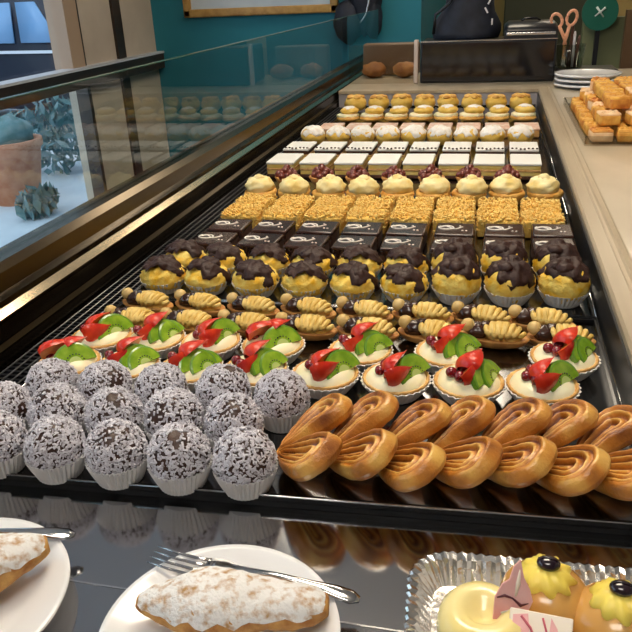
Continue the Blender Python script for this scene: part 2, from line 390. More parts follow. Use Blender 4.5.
# teal wall frame
t = thing('picture_frame', (-1.36, YB - .001, .28))
mb = MB(); W_, H_ = .47, .62; 
mb.box(-W_, W_, -.035, 0, 0, .045, b=.008); mb.box(-W_, W_, -.035, 0, H_ - .045, H_, b=.008); mb.box(-W_, -W_ + .045, -.035, 0, 0, H_, b=.008); mb.box(W_ - .045, W_, -.035, 0, 0, H_, b=.008)
mb.build('frame', M['frame_gold'], t)
mb = MB(); mb.box(-W_ + .03, W_ - .03, -.012, -.004, .03, H_ - .03); mb.build('picture', M['mirror'], t)
tag(t, 'gilt framed picture hanging on the teal wall', 'picture')

# bulky dark jacket on the teal wall
t = thing('hanging_jacket', (-.765, YB - .075, .10))
mb = MB()
def pad(cx, cz, w_, h_, y, seed): mb.sphere((cx, y, cz), (w_, .06, h_), 24, 16, amp=.14, fr=2.5, seed=seed)
pad(.045, .34, .095, .28, 0, 2); pad(-.045, .42, .09, .13, 0, 1); pad(-.055, .13, .085, .115, .005, 3); pad(.0, .62, .13, .16, 0, 4); pad(.085, .15, .05, .12, .005, 5)
mb.build('padded_body', M['cloth_black'], t)
mb = MB(); mb.tube([(.0 + .075 * math.cos(a), -.068, .28 + .16 * math.sin(a)) for a in [(-1.25 + 2.5 * k / 14) for k in range(15)]], .006, 8); mb.build('pale_piping', M['silver'], t)
mb = MB(); mb.tube([(0, .07, .78), (0, .0, .78), (0, -.01, .80)], .008, 8); mb.build('hook', M['silver'], t)
tag(t, 'bulky dark navy jacket with pale curved piping hanging on the teal wall', 'jacket')

# wall behind: dark shelf board on tan wall
mb = MB(); mb.box(.05, .75, 6.62, 6.98, FL, .38, b=.01); tag(mb.build('back_cabinet', mat('dark_green_board', (.05, .055, .03), .6)), 'dark olive cabinet against the tan rear wall behind the scissors', 'cabinet')
t = thing('wall_sign', (.525, 4.36, .235))
mb = MB(); mb.tube([(0, 0, 0), (0, .012, 0)], .092, 40); mb.build('disc', M['sign_green'], t)
mb = MB()
for a in (math.radians(40), math.radians(128)):
    d = Vector((math.cos(a), 0, math.sin(a))) * .032
    mb.tube([(-d.x, -.002, -d.z), (0, -.003, 0), (d.x, -.002, d.z)], [.0035, .005, .007], 6)
mb.build('crossed_cutlery', M['sign_white'], t)
mb = MB(); mb.box(-.012, .012, .012, .03, -.3, .02); mb.build('bracket', M['black'], t)
tag(t, 'round green sign with white crossed cutlery symbol by the olive partition', 'sign')

# ------------------------------------------------------------------ the display case
mb = MB(); mb.box(-.70, .62, -.1, .575, -.035, -.008); mb.box(-.70, .158, .575, 2.76, -.035, -.008)
mb.build('x', M['steel']); o = bpy.data.objects['x']; o.name = 'steel_counter'
tag(o, 'dark polished steel counter top under plates and trays', 'counter')
mb = MB(); mb.box(-.70, .62, .372, .3735, -.008, -.0076); tag(mb.build('counter_seam', M['steel_bright']), 'thin bright seam across the steel counter', 'seam')
# base cabinet
mb = MB(); mb.box(-.70, .60, -.05, 4.2, FL, -.036); tag(mb.build('display_cabinet', M['black']), 'black base cabinet beneath the pastry case', 'cabinet')
# bronze front profile of the case
t = thing('case_rail', (0, 0, 0))
prof = [(-.572, -.0078), (-.572, .018), (-.578, .024), (-.578, .050), (-.590, .056), (-.590, .066), (-.602, .070), (-.606, .092), (-.618, .100), (-.655, .100), (-.670, .09), (-.670, -.0078)]
def extr(prof, y0, y1, mi=0):
    n = len(prof); vs = [(x, y0, z) for x, z in prof] + [(x, y1, z) for x, z in prof]
    fs = [(i, (i + 1) % n, n + (i + 1) % n, n + i) for i in range(n)] + [tuple(range(n)), tuple(reversed(range(n, 2 * n)))]
    return vs, fs
mb = MB(); mb.add(*extr(prof, -.05, 4.24), 0, None, False); mb.build('profile', M['bronze'], t)
mb = MB()
mb.add(*extr([(-.5775, .0505), (-.5895, .0565), (-.5885, .0585), (-.5765, .0525)], -.05, 4.24), 0, None, False)
mb.build('bright_bead', mat('polished_bead', (.62, .50, .33), .18, 1), t)
mb = MB(); mb.add(*extr([(-.5715, .001), (-.5715, .016), (-.5700, .016), (-.5700, .001)], -.05, 4.24), 0, None, False); mb.add(*extr([(-.577, .026), (-.577, .047), (-.5755, .047), (-.5755, .026)], -.05, 4.24), 0, None, False)
mb.build('dark_strip', M['bronze_dark'], t)
tag(t, 'long bronze metal rail along the left of the pastry case', 'rail')
t = thing('glass_guard', (0, 0, 0))
mb = MB(); mb.box(-.640, -.632, .1, 4.2, .1005, .292); mb.build('pane', M['glass'], t)
mb = MB(); mb.box(-.6405, -.6315, .1, 4.2, .292, .2935); mb.build('polished_edge', M['glass_edge'], t)
tag(t, 'upright clear glass guard standing on the bronze rail', 'glass screen')
# vent grille left of the trays
t = thing('vent_grille', (0, 0, 0))
mb = MB(); mb.box(-.5695, -.515, .2, 2.74, -.0079, -.0045); mb.build('trough', M['black_lining'], t)
mb = MB()
for x in (-.563, -.551, -.539, -.527): mb.tube([(x, .2, .0), (x, 2.73, .0)], .0012, 6)
mb.build('long_wire', mat('dark_wire', (.16, .16, .16), .35, 1), t)
mb = MB(); y = .21
while y < 2.73: mb.box(-.568, -.517, y, y + .0022, -.0044, -.0013); y += .0095
o = mb.build('cross_slats', M['black'], t)
tag(t, 'black wire air grille between bronze rail and pastry trays', 'grille')
# black inner lining on the right, grey at the back
mb = MB(); mb.box(.1515, .1575, .575, 2.75, -.0078, .0445); tag(mb.build('side_lining', M['black_lining']), 'black inner side wall right of the pastry trays', 'panel')
mb = MB(); mb.box(-.565, .1575, 2.752, 2.762, -.0078, .0445); tag(mb.build('back_lining', M['lining_grey']), 'grey inner back wall of the pastry case', 'panel')
# beige counter: right arm and back ledge
t = thing('beige_counter', (0, 0, 0))
mb = MB(); mb.box(.196, .62, .58, 3.35, .045, .055, b=.003); mb.box(-.565, .196, 2.80, 3.35, .045, .0545); mb.build('top', M['counter'], t)
mb = MB(); 
mb.add(*extr([(.154, .045), (.154, .053), (.157, .057), (.176, .058), (.179, .0545), (.184, .0545), (.187, .057), (.195, .056), (.196, .045)], .58, 2.80), 0, None, False)
mb.add([(-.565, 2.748, .045), (.196, 2.748, .045), (.196, 2.748, .055), (-.565, 2.748, .055), (-.565, 2.80, .045), (.196, 2.80, .045), (.196, 2.80, .0555), (-.565, 2.80, .0555)], [(0, 1, 2, 3), (3, 2, 6, 7), (5, 4, 7, 6), (0, 4, 5, 1), (0, 3, 7, 4), (1, 5, 6, 2)], 0, None, False)
mb.build('moulded_edge', M['counter_lip'], t)
mb = MB(); mb.box(.159, .60, .6, 3.33, -.034, .0449); mb.box(-.565, .158, 2.765, 3.33, -.034, .0449); mb.build('carcass', M['black'], t)
tag(t, 'beige counter wrapping the right side and far end of the case', 'counter')

# trays
def tray(x0, x1, ys, label):
    (ya, yb), (yc, yd) = ys      # front left/right, back left/right
    t = thing('pastry_tray', ((x0 + x1) / 2, (ya + yd) / 2, 0)); ox, oy = t.location.x, t.location.y
    P = [(x0 - ox, ya - oy), (x1 - ox, yb - oy), (x1 - ox, yd - oy), (x0 - ox, yc - oy)]
    mb = MB(); mb.prism(P, -.0025, -.0005); mb.build('tray_floor', M['tray_floor'], t)
    mb = MB(); w = .004
    Q = [(P[0][0] + w, P[0][1] + w), (P[1][0] - w, P[1][1] + w), (P[2][0] - w, P[2][1] - w), (P[3][0] + w, P[3][1] - w)]
    for i in range(4):
        j = (i + 1) % 4
        mb.prism([P[i], P[j], Q[j], Q[i]], -.0076, .004)
    mb.build('black_rim', M['tray_black'], t)
    mb = MB()
    for i in range(4):
        j = (i + 1) % 4
        mb.tube([(*P[i], .0045), (*P[j], .0045)], .0009, 6)
    mb.build('bright_edge', M['steel_bright'], t)
    tag(t, label, 'tray', 'black pastry trays in the case')
tray(-.512, .148, ((.467, .505), (.893, .908)), 'black steel tray nearest the camera holding truffles, palmiers and fruit tarts')
tray(-.512, .148, ((.897, .912), (1.365, 1.375)), 'black steel tray holding the chocolate muffins and glazed chocolate squares')
tray(-.512, .148, ((1.369, 1.379), (2.73, 2.73)), 'long black steel tray at the far end holding powdered white pastries')

# ------------------------------------------------------------------ pastry prototypes
def fl(n, amp): return lambda r, z, a, j: r * (1 + (amp if j % 2 else -amp) * min(1, z / .01 + .3))
def paper_cup(parent, r0, r1, h, m, n=72, amp=.028):
    mb = MB(); mb.lathe([(r0 * .5, .0006), (r0, .0006), (r0 + (r1 - r0) * .5, h * .5), (r1, h), (r1 - .0012, h), (r0 + (r1 - r0) * .5 - .0012, h * .5), (r0 - .001, .0022), (.0001, .0022)], n, mod=fl(n, amp)); mb.sm = [False] * len(mb.sm)
    return mb.build('paper_cup', m, parent)

def make_truffle(seed):
    q = random.Random(seed); t = thing('coconut_truffle')
    paper_cup(t, .0212, .0288, .0235, M['paper_grey'], 76, .042)
    c = Vector((0, 0, .0305)); mb = MB(); mb.sphere(c, .0272, 28, 18, amp=.07, fr=3.2, seed=seed); mb.build('chocolate_ball', M['choc'], t)
    mb = MB(); n = 0
    bare = Vector((q.gauss(0, 1), q.gauss(0, 1) - .8, q.random() + .3)).normalized()
    while n < 1380:
        d = Vector((q.gauss(0, 1), q.gauss(0, 1), q.gauss(0, 1))).normalized()
        if d.z < -.45: continue
        if d.dot(bare) > .945 and q.random() < .8: n += 1; continue
        k = 1 + .07 * noise.noise(d * 3.2 + Vector((seed, seed * 1.7, 0)))
        p = c + d * .0272 * k + d * .0003
        Z = (d + Vector((q.gauss(0, .35), q.gauss(0, .35), q.gauss(0, .35)))).normalized()
        X = Z.orthogonal().normalized(); X.rotate(Matrix.Rotation(q.random() * 6.28, 3, Z)); Y = Z.cross(X)
        l = q.uniform(.0012, .0025); w_ = q.uniform(.0005, .0010); h = q.uniform(.0003, .0009)
        vs = [p + X * a * l + Y * b * w_ + Z * cc for a in (-1, 1) for b in (-1, 1) for cc in (-.0004, h)]
        mb.add(vs, [(1, 3, 7, 5), (0, 1, 5, 4), (2, 6, 7, 3), (0, 2, 3, 1), (4, 5, 7, 6)], 0 if q.random() < .72 else 1, None, False); n += 1
    o = mb.build('coconut_flakes', [M['coco_a'], M['coco_b']], t); tag(o, 'grated white coconut coating', kind='stuff')
    return Proto(t)

def wedge_strawberry(name, parent, Mx, L=.034, half=True):
    L *= .98
    mb = MB(); n = 14; rings = []
    for i in range(11):
        u = i / 10; r = .0172 * (math.sin(PI * min(1, (u + .08) ** .62)) ** .8 if u < 1 else 0) + .0004
        ring = []
        for j in range(n):
            a = PI * j / (n - 1)
            ring.append((u * L - L / 2, r * math.cos(a), r * .78 * math.sin(a)))
        rings.append(ring)
    mb.loft(rings, 0, Mx, False)
    vs = [r[0] for r in rings] + [r[-1] for r in rings]; k = len(rings)
    mb.add([(x, y, z) for x, y, z in vs], [(i, k + i, k + i + 1, i + 1) for i in range(k - 1)], 1, Mx, False)
    return mb.build(name, [M['straw'], M['straw_in']], parent)

def kiwi_slice(parent, Mx, r=.018):
    r *= 1.12; t = .0065; n = 16; mb = MB()
    def arc(rr, z): return [(rr * math.cos(PI * k / n), rr * math.sin(PI * k / n), z) for k in range(n + 1)]
    for z, fl_ in ((t, 0), (0, 1)):
        a, b, c = arc(r * .90, z), arc(r * .30, z), [(0, 0, z)] * (n + 1)
        mb.loft([a, b], 0, Mx, False); mb.loft([b, c], 1, Mx, False)
        mb.loft([arc(r, z + (-.0008 if z else .0008)), a], 2, Mx, False)
    mb.loft([arc(r, .0008), arc(r, t - .0008)], 2, Mx, False)
    mb.add([(-r, 0, 0), (r, 0, 0), (r, 0, t), (-r, 0, t)], [(0, 1, 2, 3)], 0, Mx, False)
    for k in range(9):
        a = PI * (k + .5) / 9
        mb.sphere((r * .42 * math.cos(a), r * .42 * math.sin(a), t), (.0009, .0009, .0005), 6, 4, 3, Mx)
    return mb.build('kiwi_slice', [M['kiwi'], M['kiwi_core'], M['kiwi_dark'], M['seed']], parent)

def T(x, y, z, rx=0, ry=0, rz=0): return Matrix.Translation((x, y, z)) @ Euler((math.radians(rx), math.radians(ry), math.radians(rz))).to_matrix().to_4x4()

def make_tart(seed, variant):
    q = random.Random(seed); t = thing('fruit_tart')
    mb = MB(); mb.lathe([(.0001, .0005), (.025, .0005), (.035, .015), (.036, .017), (.0345, .017), (.0245, .002), (.0001, .002)], 60, mod=fl(60, .03)); mb.sm = [False] * len(mb.sm); mb.build('paper_cup', M['paper'], t)
    mb = MB(); mb.lathe([(.0001, .0025), (.0235, .0025), (.0335, .0165), (.0345, .0185), (.0325, .0195), (.030, .0165), (.0001, .015)], 56, mod=lambda r, z, a, j: r * (1 + .012 * math.cos(a * 28))); mb.build('pastry_shell', M['shell'], t)
    mb = MB(); mb.lathe([(.0315, .0165), (.030, .020), (.024, .0245), (.014, .0275), (.0001, .0285)], 36, mod=lambda r, z, a, j: r * (1 + .05 * noise.noise(Vector((math.cos(a) * 2 + seed, math.sin(a) * 2, z * 80)))), cap1=False); mb.build('custard', M['cream'], t)
    j = lambda s: q.uniform(-s, s)
    if variant == 0:      # berries left, two wedges across, kiwi at right
        wedge_strawberry('strawberry_slice', t, T(-.002 + j(.002), -.005 + j(.002), .0325, 128 + j(12), -20, 36 + j(12)))
        wedge_strawberry('strawberry_slice', t, T(.006 + j(.002), .008 + j(.002), .0370, -40 + j(12), -28, 50 + j(12)), .034)
        kiwi_slice(t, T(.014, -.006 + j(.003), .0215, 52, 0, 55 + j(8)), .0195); kiwi_slice(t, T(.021, -.001 + j(.002), .0195, 50, 0, 64 + j(8)), .018)
        cur = [(-.017, -.005), (-.010, -.0135), (-.006, .006)]
    elif variant == 1:
        wedge_strawberry('strawberry_slice', t, T(.002 + j(.002), .002, .0335, -62, -30, 60 + j(10)), .036)
        wedge_strawberry('strawberry_slice', t, T(.004, -.012, .031, 125, -14, 26 + j(10)), .032)
        kiwi_slice(t, T(.018, -.001, .0205, 54, 0, 66 + j(8)), .021)
        cur = [(-.014, -.008), (-.006, -.015), (-.012, .006)]
    else:
        wedge_strawberry('strawberry_slice', t, T(-.006, .001, .0335, -50, -14, 42 + j(8)), .046)
        kiwi_slice(t, T(.013, -.009, .0205, 50, 0, 42 + j(8)), .021); 
        wedge_strawberry('strawberry_slice', t, T(.006, .013, .0335, -40, -22, 48), .03)
        cur = [(-.020, -.004), (-.017, .008)]
    for (x, y) in cur:
        mb = MB(); mb.sphere((x + j(.001), y + j(.001), .0295 + j(.001)), .0057, 14, 10); mb.sphere((x, y, .0352), .0009, 6, 4); mb.build('red_currant', M['currant'], t)
    return Proto(t)

def make_hedgehog(seed):
    q = random.Random(seed); t = thing('hedgehog_pastry')
    mb = MB(); L, W_ = .039, .0165; rings = []
    for (s, z) in ((.55, .0), (.86, .004), (1.0, .0105), (1.0, .0125), (.9, .0115), (.01, .0105)):
        rings.append([(L * s * math.copysign(abs(math.cos(a)) ** .8, math.cos(a)), W_ * s * (abs(math.sin(a)) ** 1.15) * math.copysign(1, math.sin(a)), z) for a in [2 * PI * k / 36 for k in range(36)]])
    mb.loft(rings, 0, None, True, True, True); mb.build('pastry_boat', M['shell_dark'], t)
    mb = MB(); pts = []; rr = []
    N = 6
    for k in range(N * 12 + 1):
        u = k / (N * 12); x = -.010 + u * .040; env = math.sin(PI * (.18 + .74 * u)) ** .8
        ph = u * N * 2 * PI; y = math.sin(ph) * .0142 * env
        z = .0135 + .0125 * env * (1 - (y / .0165) ** 2 * .8) + .001 * math.cos(2 * ph)
        pts.append((x + .003 * math.cos(ph), y, z)); rr.append(.0036 * (.75 + .25 * env))
    mb.sphere((.010, 0, .011), (.021, .0110, .0108), 16, 10)
    mb.tube(pts, rr, 7); mb.build('piped_cream', M['piped'], t)
    mb = MB(); mb.sphere((-.0185, 0, .016), (.0125, .0118, .0105), 18, 12, amp=.18, fr=3, seed=seed); mb.sphere((-.011, .003, .021), (.008, .009, .007), 14, 10, amp=.2, fr=3, seed=seed + 2); mb.build('chocolate_face', M['choc_glaze'], t)
    mb = MB(); mb.sphere((-.0295, -.001, .0225), (.0084, .0082, .0082), 14, 10, amp=.06, fr=3); mb.build('hazelnut', M['hazel'], t)
    return Proto(t)

def cap(mb, c, r, tmax, jag, seed, mi=0, nu=40, nv=12, bumpy=.1, tilt=None, fr=3):
    Mx = tilt or Matrix.Identity(4)
    vs = []; fs = []
    for i in range(nv + 1):
        for j in range(nu):
            a = 2 * PI * j / nu
            tm = tmax * (1 + jag * noise.noise(Vector((math.cos(a) * 2.2 + seed, math.sin(a) * 2.2, seed * .3))) + jag * .5 * noise.noise(Vector((math.cos(a) * 6 + seed, math.sin(a) * 6, 3))))
            th = tm * i / nv
            d = Vector((math.sin(th) * math.cos(a), math.sin(th) * math.sin(a), math.cos(th)))
            k = 1 + bumpy * noise.noise(d * fr + Vector((seed, 0, 5))) + bumpy * .4 * noise.noise(d * fr * 3 + Vector((0, seed, 5)))
            if i == nv: k *= .93
            p = Mx.to_3x3() @ Vector((d.x * r[0] * k, d.y * r[1] * k, d.z * r[2] * k))
            vs.append((c[0] + p.x, c[1] + p.y, c[2] + p.z))
    for i in range(nv):
        for j in range(nu):
            k = (j + 1) % nu; fs.append((i * nu + j, (i + 1) * nu + j, (i + 1) * nu + k, i * nu + k))
    mb.add(vs, fs, mi)

def make_muffin(seed, tall):
    q = random.Random(seed); t = thing('chocolate_muffin')
    paper_cup(t, .0225, .0335, .020, M['paper'], 64, .03)
    h = .012 if tall else 0
    mb = MB(); mb.sphere((0, 0, .022 + h * .5), (.0330, .0330, .0225 + h * .6), 40, 24, amp=.11, fr=5, seed=seed); mb.build('custard_bun', M['custard'], t)
    mb = MB(); tl = Euler((math.radians(q.uniform(-22, 0)), math.radians(q.uniform(4, 26)), 0)).to_matrix().to_4x4()
    cap(mb, (0, 0, .0225 + h * .5), (.0345, .0345, .0255 + h * .7), 1.34, .5, seed, bumpy=.19, tilt=tl)
    for k in range(4):
        a = q.random() * 6.28; d = q.uniform(.006, .017)
        mb.sphere((d * math.cos(a), d * math.sin(a), .041 + h * 1.05), (.012, .011, .008), 12, 8, amp=.3, fr=3, seed=seed + k)
    mb.build('chocolate_topping', M['choc_top'], t)
    return Proto(t)

def make_choc_square():
    t = thing('chocolate_square'); s = .0315
    mb = MB(); mb.box(-s, s, -s, s, .001, .026, b=.0035); mb.build('sponge_base', M['choc_side'], t)
    mb = MB(); mb.box(-s - .001, s + .001, -s - .001, s + .001, .0235, .0315, b=.0035); 
    for k in range(9):
        a = -s + (k + .5) * 2 * s / 9; d = .004 + .006 * abs(math.sin(k * 2.3))
        mb.sphere((a, -s, .0235 - d * .3), (.0035, .0018, d), 8, 6)
    mb.build('chocolate_glaze', M['choc_glaze'], t)
    mb = MB(); pts = []
    for k in range(28):
        a = 2.4 + k / 27 * (2 * PI * 1.12); r = .0105 * (1 - .25 * k / 27)
        pts.append((-.014 + r * 1.3 * math.cos(a), r * 1.0 * math.sin(a) + .002, .0320))
    x0, y0 = pts[-1][0], pts[-1][1]
    for k in range(1, 26):
        u = k / 25; pts.append((x0 + u * .037, y0 * (1 - u) + .0065 * math.sin(u * 2 * PI * 1.15) + .002 * u, .0320))
    mb.tube(pts, .0015, 6, 0, None, .8)
    for (x, y) in ((.013, -.011), (.019, -.0115), (.008, .012)): mb.sphere((x, y, .0317), (.0021, .0019, .0012), 8, 5)
    mb.build('icing_swirl', M['swirl'], t)
    return Proto(t)

def make_crumble(seed):
    q = random.Random(seed); t = thing('crumble_square'); s = .0335
    mb = MB(); mb.box(-s, s, -s, s, .001, .030, b=.003); mb.build('sponge_base', M['sponge'], t)
    mb = MB()
    for k in range(420):
        x, y = q.uniform(-s, s), q.uniform(-s, s); z = .0315 + q.uniform(-.001, .003); r = q.uniform(.0015, .0030)
        if k > 310:   # crumbs clinging to the front and sides
            if q.random() < .5: y = -s; z = q.uniform(.008, .030)
            else: x = q.choice((-s, s)); z = q.uniform(.012, .030)
        mm = T(x, y, z, q.random() * 360, q.random() * 360, 0)
        mb.sphere((0, 0, 0), (r, r * .85, r * .75), 6, 4, 0 if q.random() < .7 else 1, mm)
    o = mb.build('crumble_topping', [M['crumb_a'], M['crumb_b']], t); o['kind'] = 'stuff'
    return Proto(t)

def make_cream_bun(seed):
    q = random.Random(seed); t = thing('cream_bun')
    mb = MB(); mb.lathe([(.0001, .0008), (.023, .0008), (.031, .012), (.0345, .022), (.032, .027), (.026, .026), (.0001, .026)], 40, mod=lambda r, z, a, j: r * (1 + .06 * noise.noise(Vector((math.cos(a) * 3 + seed, math.sin(a) * 3, z * 60))) + .03 * math.cos(9 * a))); mb.build('choux_base', M['choux'], t)
    mb = MB(); mb.sphere((.002, .004, .034), (.0305, .0305, .021), 30, 20, amp=.17, fr=3.6, seed=seed)
    mb.sphere((.001, .004, .0515), (.012, .012, .008), 14, 10, amp=.2, fr=3, seed=seed + 1); mb.build('cream_dome', M['dome'], t)
    return Proto(t)

def make_slice(L, front2, seed):
    t = thing('cream_slice'); w_ = .0335; q = random.Random(seed)
    mb = MB()
    mb.box(-w_, w_, -L, L, .001, .009, 2, b=.0015); mb.box(-w_ + .001, w_ - .001, -L + .001, L - .001, .009, .018, 1, b=.0015); mb.box(-w_, w_, -L, L, .018, .0235, 0, b=.0015)
    mb.box(-w_ + .001, w_ - .001, -L + .001, L - .001, .0235, .0325, 1 if not front2 else 2, b=.0015)
    mb.build('pastry_layers', [M['puff'], M['cream_yellow'], M['choc_side']], t)
    mb = MB(); mb.box(-w_ - .0005, w_ + .0005, -L - .0005, L + .0005, .0325, .0385, b=.002); mb.build('white_icing', M['icing'], t)
    if front2:
        mb = MB()
        for k in range(7): mb.sphere((-w_ + .006 + k * .0095, -L + q.uniform(.0, .008), .040), (.003, .004, .002), 8, 5, amp=.3, fr=3, seed=k)
        mb.build('chocolate_chips', M['choc'], t)
    return Proto(t)

def make_cluster(seed):
    q = random.Random(seed); t = thing('cherry_cluster_tartlet')
    mb = MB(); mb.lathe([(.0001, .0008), (.016, .0008), (.023, .015), (.021, .016), (.0001, .012)], 36, mod=fl(36, .03)); mb.build('pastry_case', M['shell_dark'], t)
    mb = MB()
    for k in range(16):
        a = k * 2.4; d = .0045 * math.sqrt(k)
        mb.sphere((d * math.cos(a), d * math.sin(a), .031 - d * .8 + q.uniform(-.001, .001)), q.uniform(.0055, .0075), 10, 8, amp=.2, fr=2, seed=k)
    mb.build('dark_lumps', M['berry'], t)
    return Proto(t)

def make_powder_bun(seed):
    t = thing('powdered_bun')
    mb = MB(); mb.sphere((0, 0, .024), (.031, .031, .0235), 28, 18, amp=.10, fr=3.5, seed=seed); mb.build('choux_bun', M['choux_y'], t)
    mb = MB(); cap(mb, (0, 0, .0245), (.0318, .0318, .0248), 1.5, .35, seed, bumpy=.10, fr=3.5); mb.build('icing_sugar', M['sugar'], t)
    return Proto(t)

def make_pink_slice():
    t = thing('pink_glazed_slice')
    mb = MB(); mb.box(-.034, .034, -.05, .05, .001, .022, b=.004); mb.build('sponge', M['puff'], t)
    mb = MB(); mb.box(-.0345, .0345, -.0505, .0505, .0215, .027, b=.0025); mb.build('pink_glaze', M['pinkslice'], t)
    return Proto(t)
def make_open_sandwich(seed):
    t = thing('filled_choux')
    mb = MB(); mb.sphere((0, 0, .010), (.036, .046, .010), 28, 10, amp=.08, fr=3, seed=seed); mb.build('choux_base', M['choux'], t)
    mb = MB(); mb.lathe([(.030, .012), (.034, .016), (.033, .021), (.026, .024), (.0001, .024)], 30, mod=lambda r, z, a, j: r * (1 + .07 * math.cos(10 * a))); mb.build('cream_filling', M['cream'], t)
    mb = MB(); mb.sphere((.006, .008, .030), (.029, .033, .013), 24, 12, amp=.12, fr=3, seed=seed + 4); mb.build('choux_lid', M['choux_y'], t)
    mb = MB(); cap(mb, (.006, .008, .0305), (.0292, .0332, .0136), .75, .5, seed, bumpy=.12); mb.build('icing_sugar', M['sugar'], t)
    return Proto(t)
def make_golden_bun(seed):
    t = thing('golden_bun')
    mb = MB(); mb.sphere((0, 0, .026), (.034, .034, .026), 28, 16, amp=.10, fr=3.2, seed=seed); mb.build('bun_body', M['choux_y'], t)
    mb = MB()
    for k in range(5):
        a = k * 2 * PI / 5; mb.sphere((.017 * math.cos(a), .017 * math.sin(a), .045), (.013, .013, .007), 12, 8, amp=.2, fr=3, seed=k)
    mb.build('baked_ridges', M['choux'], t)
    return Proto(t)

def make_palmier(seed):
    q = random.Random(seed); t = thing('palmier')
    mb = MB(); crust_tone = []
    NU, NV = 88, 40
    for sgn in (1, -1):
        ang = math.radians(32 + q.uniform(-3, 3)) * sgn; L = .081 + q.uniform(-.003, .003); Rl = .0315
        ca, sa = math.cos(ang), math.sin(ang)
        bend = .004 * sgn
        for side in (1, -1):
            vs = []; fs = []
            for i in range(NV + 1):
                rho = i / NV
                for j in range(NU):
                    ph = 2 * PI * j / NU
                    # teardrop outline: tip at 0, round end at L
                    u = .5 - .5 * math.cos(ph)          # 0 tip, 1 end
                    wv = Rl * (u ** .72) * (max(0, 1 - (max(0, u - .55) / .45) ** 2.4)) ** .5 if u < 1 else 0
                    px_, py_ = L * u, math.copysign(wv, math.sin(ph))
                    qx = min(max(px_, .012), L - Rl * .95); qy = 0
                    ox, oy = qx + rho * (px_ - qx), qy + rho * (py_ - qy)
                    oy += bend * math.sin(PI * ox / L)
                    wob = .22 * noise.noise(Vector((ox * 30 + seed, oy * 30, sgn * 2.0)))
                    sp = 3.4 * rho + .12 * math.sin(ph) + wob
                    rid = .55 * math.cos(2 * PI * sp) + .45 * (1 - 2 * abs(math.sin(PI * sp)))
                    edge = (1 - rho ** 4.5) ** .5 if rho < 1 else 0
                    thin = .55 + .45 * min(1, ox / (.5 * L))
                    rim = .0032 * math.exp(-((rho - .80) / .12) ** 2)
                    hol = -.0038 * math.exp(-(rho / .40) ** 2)
                    amp = .0020 * min(1, rho * 5 + .25) * (edge ** .5) * (.5 if rho > .74 else 1)
                    h = (.0088 * edge + rim * (side == 1) + hol) * thin + amp * rid * (1 if side == 1 else .4)
                    h += .0008 * noise.noise(Vector((ox * 160, oy * 160, seed)))
                    x = ox * ca - oy * sa; y = ox * sa + oy * ca
                    vs.append((x, y, side * max(h, 0) if rho < 1 else 0))
                    bk = .52 - .40 * rid * (1 if rho < .72 else .2) + .35 * noise.noise(Vector((x * 40 + seed, y * 40, 0)))  # crust colour: darker in the grooves, paler on the crests, plus random variation
                    if rho > .8: bk = .42 + .5 * noise.noise(Vector((x * 50 + seed, y * 50, 3)))
                    crust_tone.append(max(0, min(1, bk)))
            for i in range(NV):
                for j in range(NU):
                    k = (j + 1) % NU
                    f = (i * NU + j, (i + 1) * NU + j, (i + 1) * NU + k, i * NU + k)
                    fs.append(tuple(reversed(f)) if side == 1 else f)
            mb.add(vs, fs)
    o = mb.build('palmier_body', M['palm'], t)
    at = o.data.attributes.new('crust_tone', 'FLOAT', 'POINT'); at.data.foreach_set('value', crust_tone)
    return Proto(t)

# ------------------------------------------------------------------ placing the rows
ORD = ['leftmost', 'second from left', 'third from left', 'fourth from left', 'fifth from left', 'sixth from left', 'seventh from left', 'eighth from left', 'rightmost']
def ordn(i, n):
    if i == 0: return 'leftmost'
    if i == n - 1: return 'rightmost'
    if i < n / 2: return ORD[i]
    k = n - 1 - i
    return ['', 'second from right', 'third from right', 'fourth from right', 'fifth from right'][k] if k else 'rightmost'
def row(protos, pts, fmt, cat, group, z=0, rz=(0, 0), sc=(1, 1), jit=None):
    n = len(pts)
    for i, (x, y) in enumerate(pts):
        p = protos[i % len(protos)] if jit is None else protos[jit[i]]
        p.place((x, y, z), (0, 0, math.radians(rnd.uniform(*rz))), fmt % ordn(i, n), cat, group, rnd.uniform(*sc))

tr = [make_truffle(k) for k in (1, 2, 3, 4)]
g = 'coconut truffles in white paper cups'
row(tr, [(-.4415, .488), (-.381, .491), (-.3195, .494), (-.2585, .497), (-.1975, .501)], 'coconut-dusted chocolate truffle in front row, %s in that row', 'truffle', g, .0, (0, 360), (.98, 1.03))
row(tr, [(-.4715, .542), (-.411, .545), (-.350, .549), (-.289, .555), (-.2275, .557)], 'coconut-dusted chocolate truffle in middle row of truffles, %s in that row', 'truffle', g, .0, (0, 360), (.98, 1.02), (1, 2, 3, 0, 2))
row(tr, [(-.450, .598), (-.388, .602), (-.325, .606), (-.257, .611), (-.1935, .609)], 'coconut-dusted chocolate truffle in rearmost truffle row below the tarts, %s there', 'truffle', g, .0, (0, 360), (.97, 1.02), (2, 0, 1, 3, 0))

ta = [make_tart(11, 0), make_tart(12, 1), make_tart(13, 2), make_tart(14, 0), make_tart(15, 1)]
g = 'custard tarts with strawberry and kiwi'
row(ta, [(-.472, .665), (-.399, .672), (-.322, .676), (-.246, .682), (-.165, .686), (-.086, .688), (-.008, .692), (.068, .697)], 'strawberry and kiwi custard tart in front tart row, %s in that row', 'tart', g, 0, (-12, 12), (1.05, 1.10), (2, 0, 3, 0, 4, 1, 3, 1))
row(ta, [(-.468, .738), (-.396, .742), (-.323, .745), (-.243, .746), (-.136, .748), (-.034, .758), (.095, .764)], 'strawberry and kiwi custard tart in rear tart row, %s in that row', 'tart', g, 0, (-12, 12), (1.05, 1.10), (1, 3, 4, 2, 0, 3, 0))

